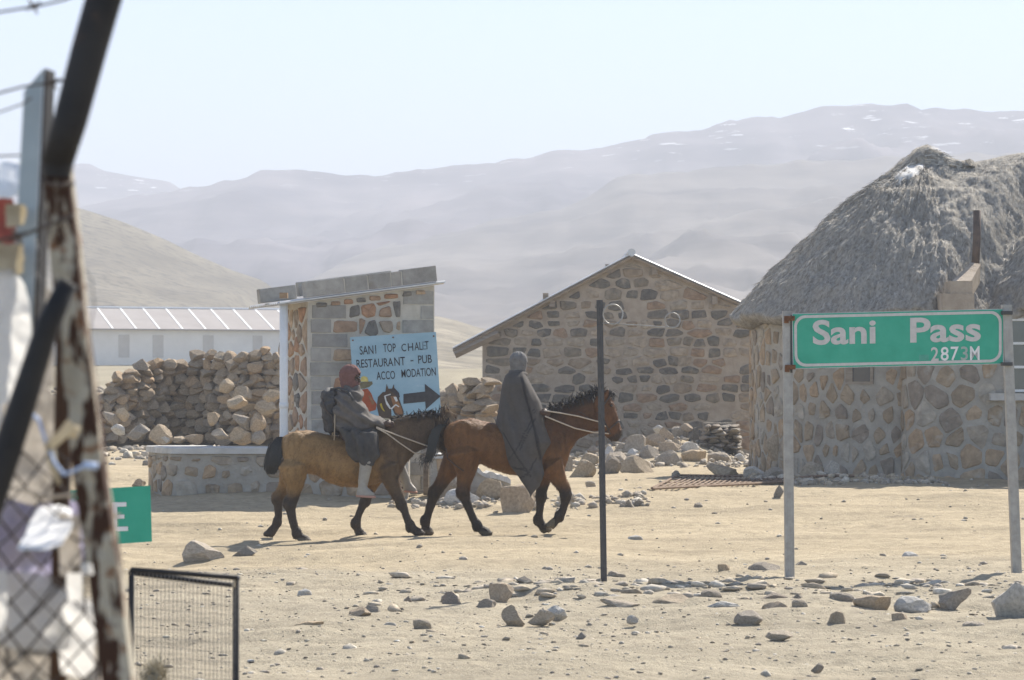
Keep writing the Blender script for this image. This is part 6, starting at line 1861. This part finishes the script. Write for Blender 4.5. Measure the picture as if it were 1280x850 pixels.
# ------------------------------------------------------------------ wire basket on a frame
def build_basket():
    d = 9.0; k = d/FPX
    t = thing('wire_basket', (W(230,720,d)[0], d, 0), 'dark framed wire mesh bin beside the bent post', 'bin')
    zt = 0
    Y2 = d+.34
    A, B = W(166,712,d), W(297,722,d); A2, B2 = W(163,716,Y2), W(293,731.5,Y2)
    gA, gB = gz(A[0],d), gz(B[0],d)
    mb = MB(); mb.tube([A+np.array((-.004,0,0)), A*.5+B*.5, B], .0085, 8); mb.build('top_rail', M['black_iron'], t, True)
    MB().tube([A2, B2], .0085, 8).build('top_rail', M['black_iron'], t, True)
    MB().tube([A, A2], .008, 8).build('side_rail', M['black_iron'], t, True); MB().tube([B, B2], .010, 8).build('side_rail', M['galv'], t, True)
    for p in (A, B, A2, B2): MB().tube([p, (p[0]-.004, p[1], gz(p[0],p[1])-.02)], .0058, 8).build('upright', M['black_iron'], t, True)
    m = MB()
    for (P, Q) in ((A, B),):
        n = 26
        for i in range(1, n):
            q = i/n; a = P*(1-q)+Q*q; m.tube([a, a*np.array((1,1,0))+np.array((.002*math.sin(i*2.),0,.5)), np.array((a[0]-.003, a[1], .02))], .0010, 4)
        for j in range(1, 60):
            z = A[2] - j*.03
            if z < .03: break
            m.tube([np.array((P[0], P[1], z)), np.array((Q[0], Q[1], z - (A[2]-B[2])))], .0006, 4)
    m.build('wire_mesh', M['wire'], t, kind='stuff')
    MB().tube([(A[0],A[1],.03),(B[0],B[1],.03),(B2[0],B2[1],.03),(A2[0],A2[1],.03),(A[0],A[1],.03)], .008, 6).build('base_rail', M['black_iron'], t, True)
    # tuft of dry straw stuck in the mesh
    t2 = thing('straw_tuft', W(193,842,d-.03), 'tuft of bleached straw stuck on the wire bin', 'tuft')
    rs = np.random.RandomState(4); c = W(193,846,d-.03)
    roots = [c + rs.normal(size=3)*np.array((.014,.012,.010)) for _ in range(260)]
    ORG_ = ORG[t2]; hair_strands('straw', t2, roots, [rs.normal(size=3)+np.array((0,0,.5)) for _ in roots], .055, .0022, M['dry_tuft'], 3, .2, .6, 4)
build_basket()

# ------------------------------------------------------------------ gravel and small stones that nobody would count
def scatter(name, n, seed, yfun, xfun, size, cols, keep=None, flat=.55):
    rs = np.random.RandomState(seed)
    base = []
    for k in range(8):
        me = rock_mesh('tmp', 3000+seed*10+k, cuts=12, sub=1); base.append((co_of(me), np.array([p.vertices[:] for p in me.polygons]))); bpy.data.meshes.remove(me)
    y = yfun(rs, n); x = xfun(rs, y); s = size(rs, n, y)
    if keep is not None:
        ok = keep(x, y, rs); x, y, s = x[ok], y[ok], s[ok]; n = len(x)
    z = gbase(x, y) + gnoise(x, y)
    V = []; F = []; T = []; off = 0
    for i in range(n):
        bv, bf = base[i % 8]; a = rs.rand()*6.28; ca, sa = math.cos(a), math.sin(a)
        sc = s[i]*np.array((1, .7+.3*rs.rand(), flat*(.6+.7*rs.rand())))
        q = bv*sc; q = np.stack([q[:,0]*ca-q[:,1]*sa, q[:,0]*sa+q[:,1]*ca, q[:,2]], -1) + np.array((x[i], y[i], z[i]+sc[2]*.35))
        V.append(q); F.append(bf+off); off += len(bv)
        T.append(np.repeat((np.array(cols[rs.randint(len(cols))])*(.75+.5*rs.rand()))[None], len(bv), 0))
    me = mesh_np(name, np.concatenate(V), np.concatenate(F), M['pebble']); set_col(me, 'tint', np.concatenate(T))
    return put(me, name, kind='stuff')
M['pebble'] = mk('pebble', TEX, 30, .95, .3, 90, attr='tint')
CP = [(.42,.36,.275),(.39,.335,.26),(.46,.40,.32),(.35,.30,.24),(.50,.45,.37),(.41,.34,.25)]
xs_ = lambda rs, y: (rs.rand(len(y))*2-1)*(y*.2+.3)
scatter('gravel', 3200, 1, lambda rs, n: 15.6 + 11.5*rs.rand(n)**.9, xs_, lambda rs, n, y: .007 + .016*rs.rand(n)**3.0, CP, flat=.45)
scatter('scattered_stones', 240, 2, lambda rs, n: 16 + 11.5*rs.rand(n), xs_, lambda rs, n, y: .018 + .040*rs.rand(n)**3.5, CP, flat=.45)
scatter('ridge_stones', 420, 3, lambda rs, n: 23.9 + rs.normal(size=n)*.75, lambda rs, y: -1.2 + rs.rand(len(y))*6.6, lambda rs, n, y: .018 + .085*rs.rand(n)**2.8, CP, flat=.34)
scatter('yard_stones', 700, 4, lambda rs, n: 27 + 19*rs.rand(n), xs_, lambda rs, n, y: .010 + .035*rs.rand(n)**4, CP)
scatter('rubble_chips', 420, 5, lambda rs, n: 54 + 5*rs.rand(n), lambda rs, y: 1.0 + rs.rand(len(y))*4.4, lambda rs, n, y: .03 + .07*rs.rand(n)**2, CP, flat=.7)
scatter('wall_chips', 420, 6, lambda rs, n: 50 + 12*rs.rand(n), lambda rs, y: -9.5 + rs.rand(len(y))*5.2, lambda rs, n, y: .03 + .10*rs.rand(n)**2.2, CP, flat=.7)
scatter('foot_stones', 260, 7, lambda rs, n: 36.6 + 1.6*rs.rand(n), lambda rs, y: -1.6 + rs.rand(len(y))*3.4, lambda rs, n, y: .02 + .07*rs.rand(n)**2.2, CP, flat=.7)
scatter('slope_stones', 700, 12, lambda rs, n: 66 + 70*rs.rand(n), lambda rs, y: -(.02+.17*rs.rand(len(y)))*y, lambda rs, n, y: .08 + .22*rs.rand(n)**2.5, CP, flat=.6)
scatter('hut_foot_stones', 300, 8, lambda rs, n: 42.9 + 1.3*rs.rand(n), lambda rs, y: 3.6 + rs.rand(len(y))*3.0, lambda rs, n, y: .02 + .07*rs.rand(n)**2.4, CP, flat=.7)
# dried dung, straw and chips on the track
scatter('track_litter', 240, 9, lambda rs, n: 16.5 + 12*rs.rand(n), xs_, lambda rs, n, y: .008 + .02*rs.rand(n)**2, [(.55,.50,.40),(.62,.60,.55),(.12,.10,.08)], flat=.25)

# ------------------------------------------------------------------ dusty air
def build_haze():
    m = bpy.data.materials.new('dusty_air'); m.use_nodes = True; nt = m.node_tree
    for n in list(nt.nodes):
        if n.type != 'OUTPUT_MATERIAL': nt.nodes.remove(n)
    pv = nt.nodes.new('ShaderNodeVolumePrincipled')
    pv.inputs['Color'].default_value = (.715, .75, .815, 1); pv.inputs['Density'].default_value = HAZE_DENSITY; pv.inputs['Anisotropy'].default_value = 0.0
    nt.links.new(pv.outputs[0], nt.nodes['Material Output'].inputs['Volume'])
    m.cycles.homogeneous_volume = True
    x, y0, y1, z0, z1 = 2200, -110, 3600, -12, 240
    mb = MB(); mb.box((-x, y0, z0), (x, y1, z1))
    return mb.build('haze', m, kind='stuff')
build_haze()
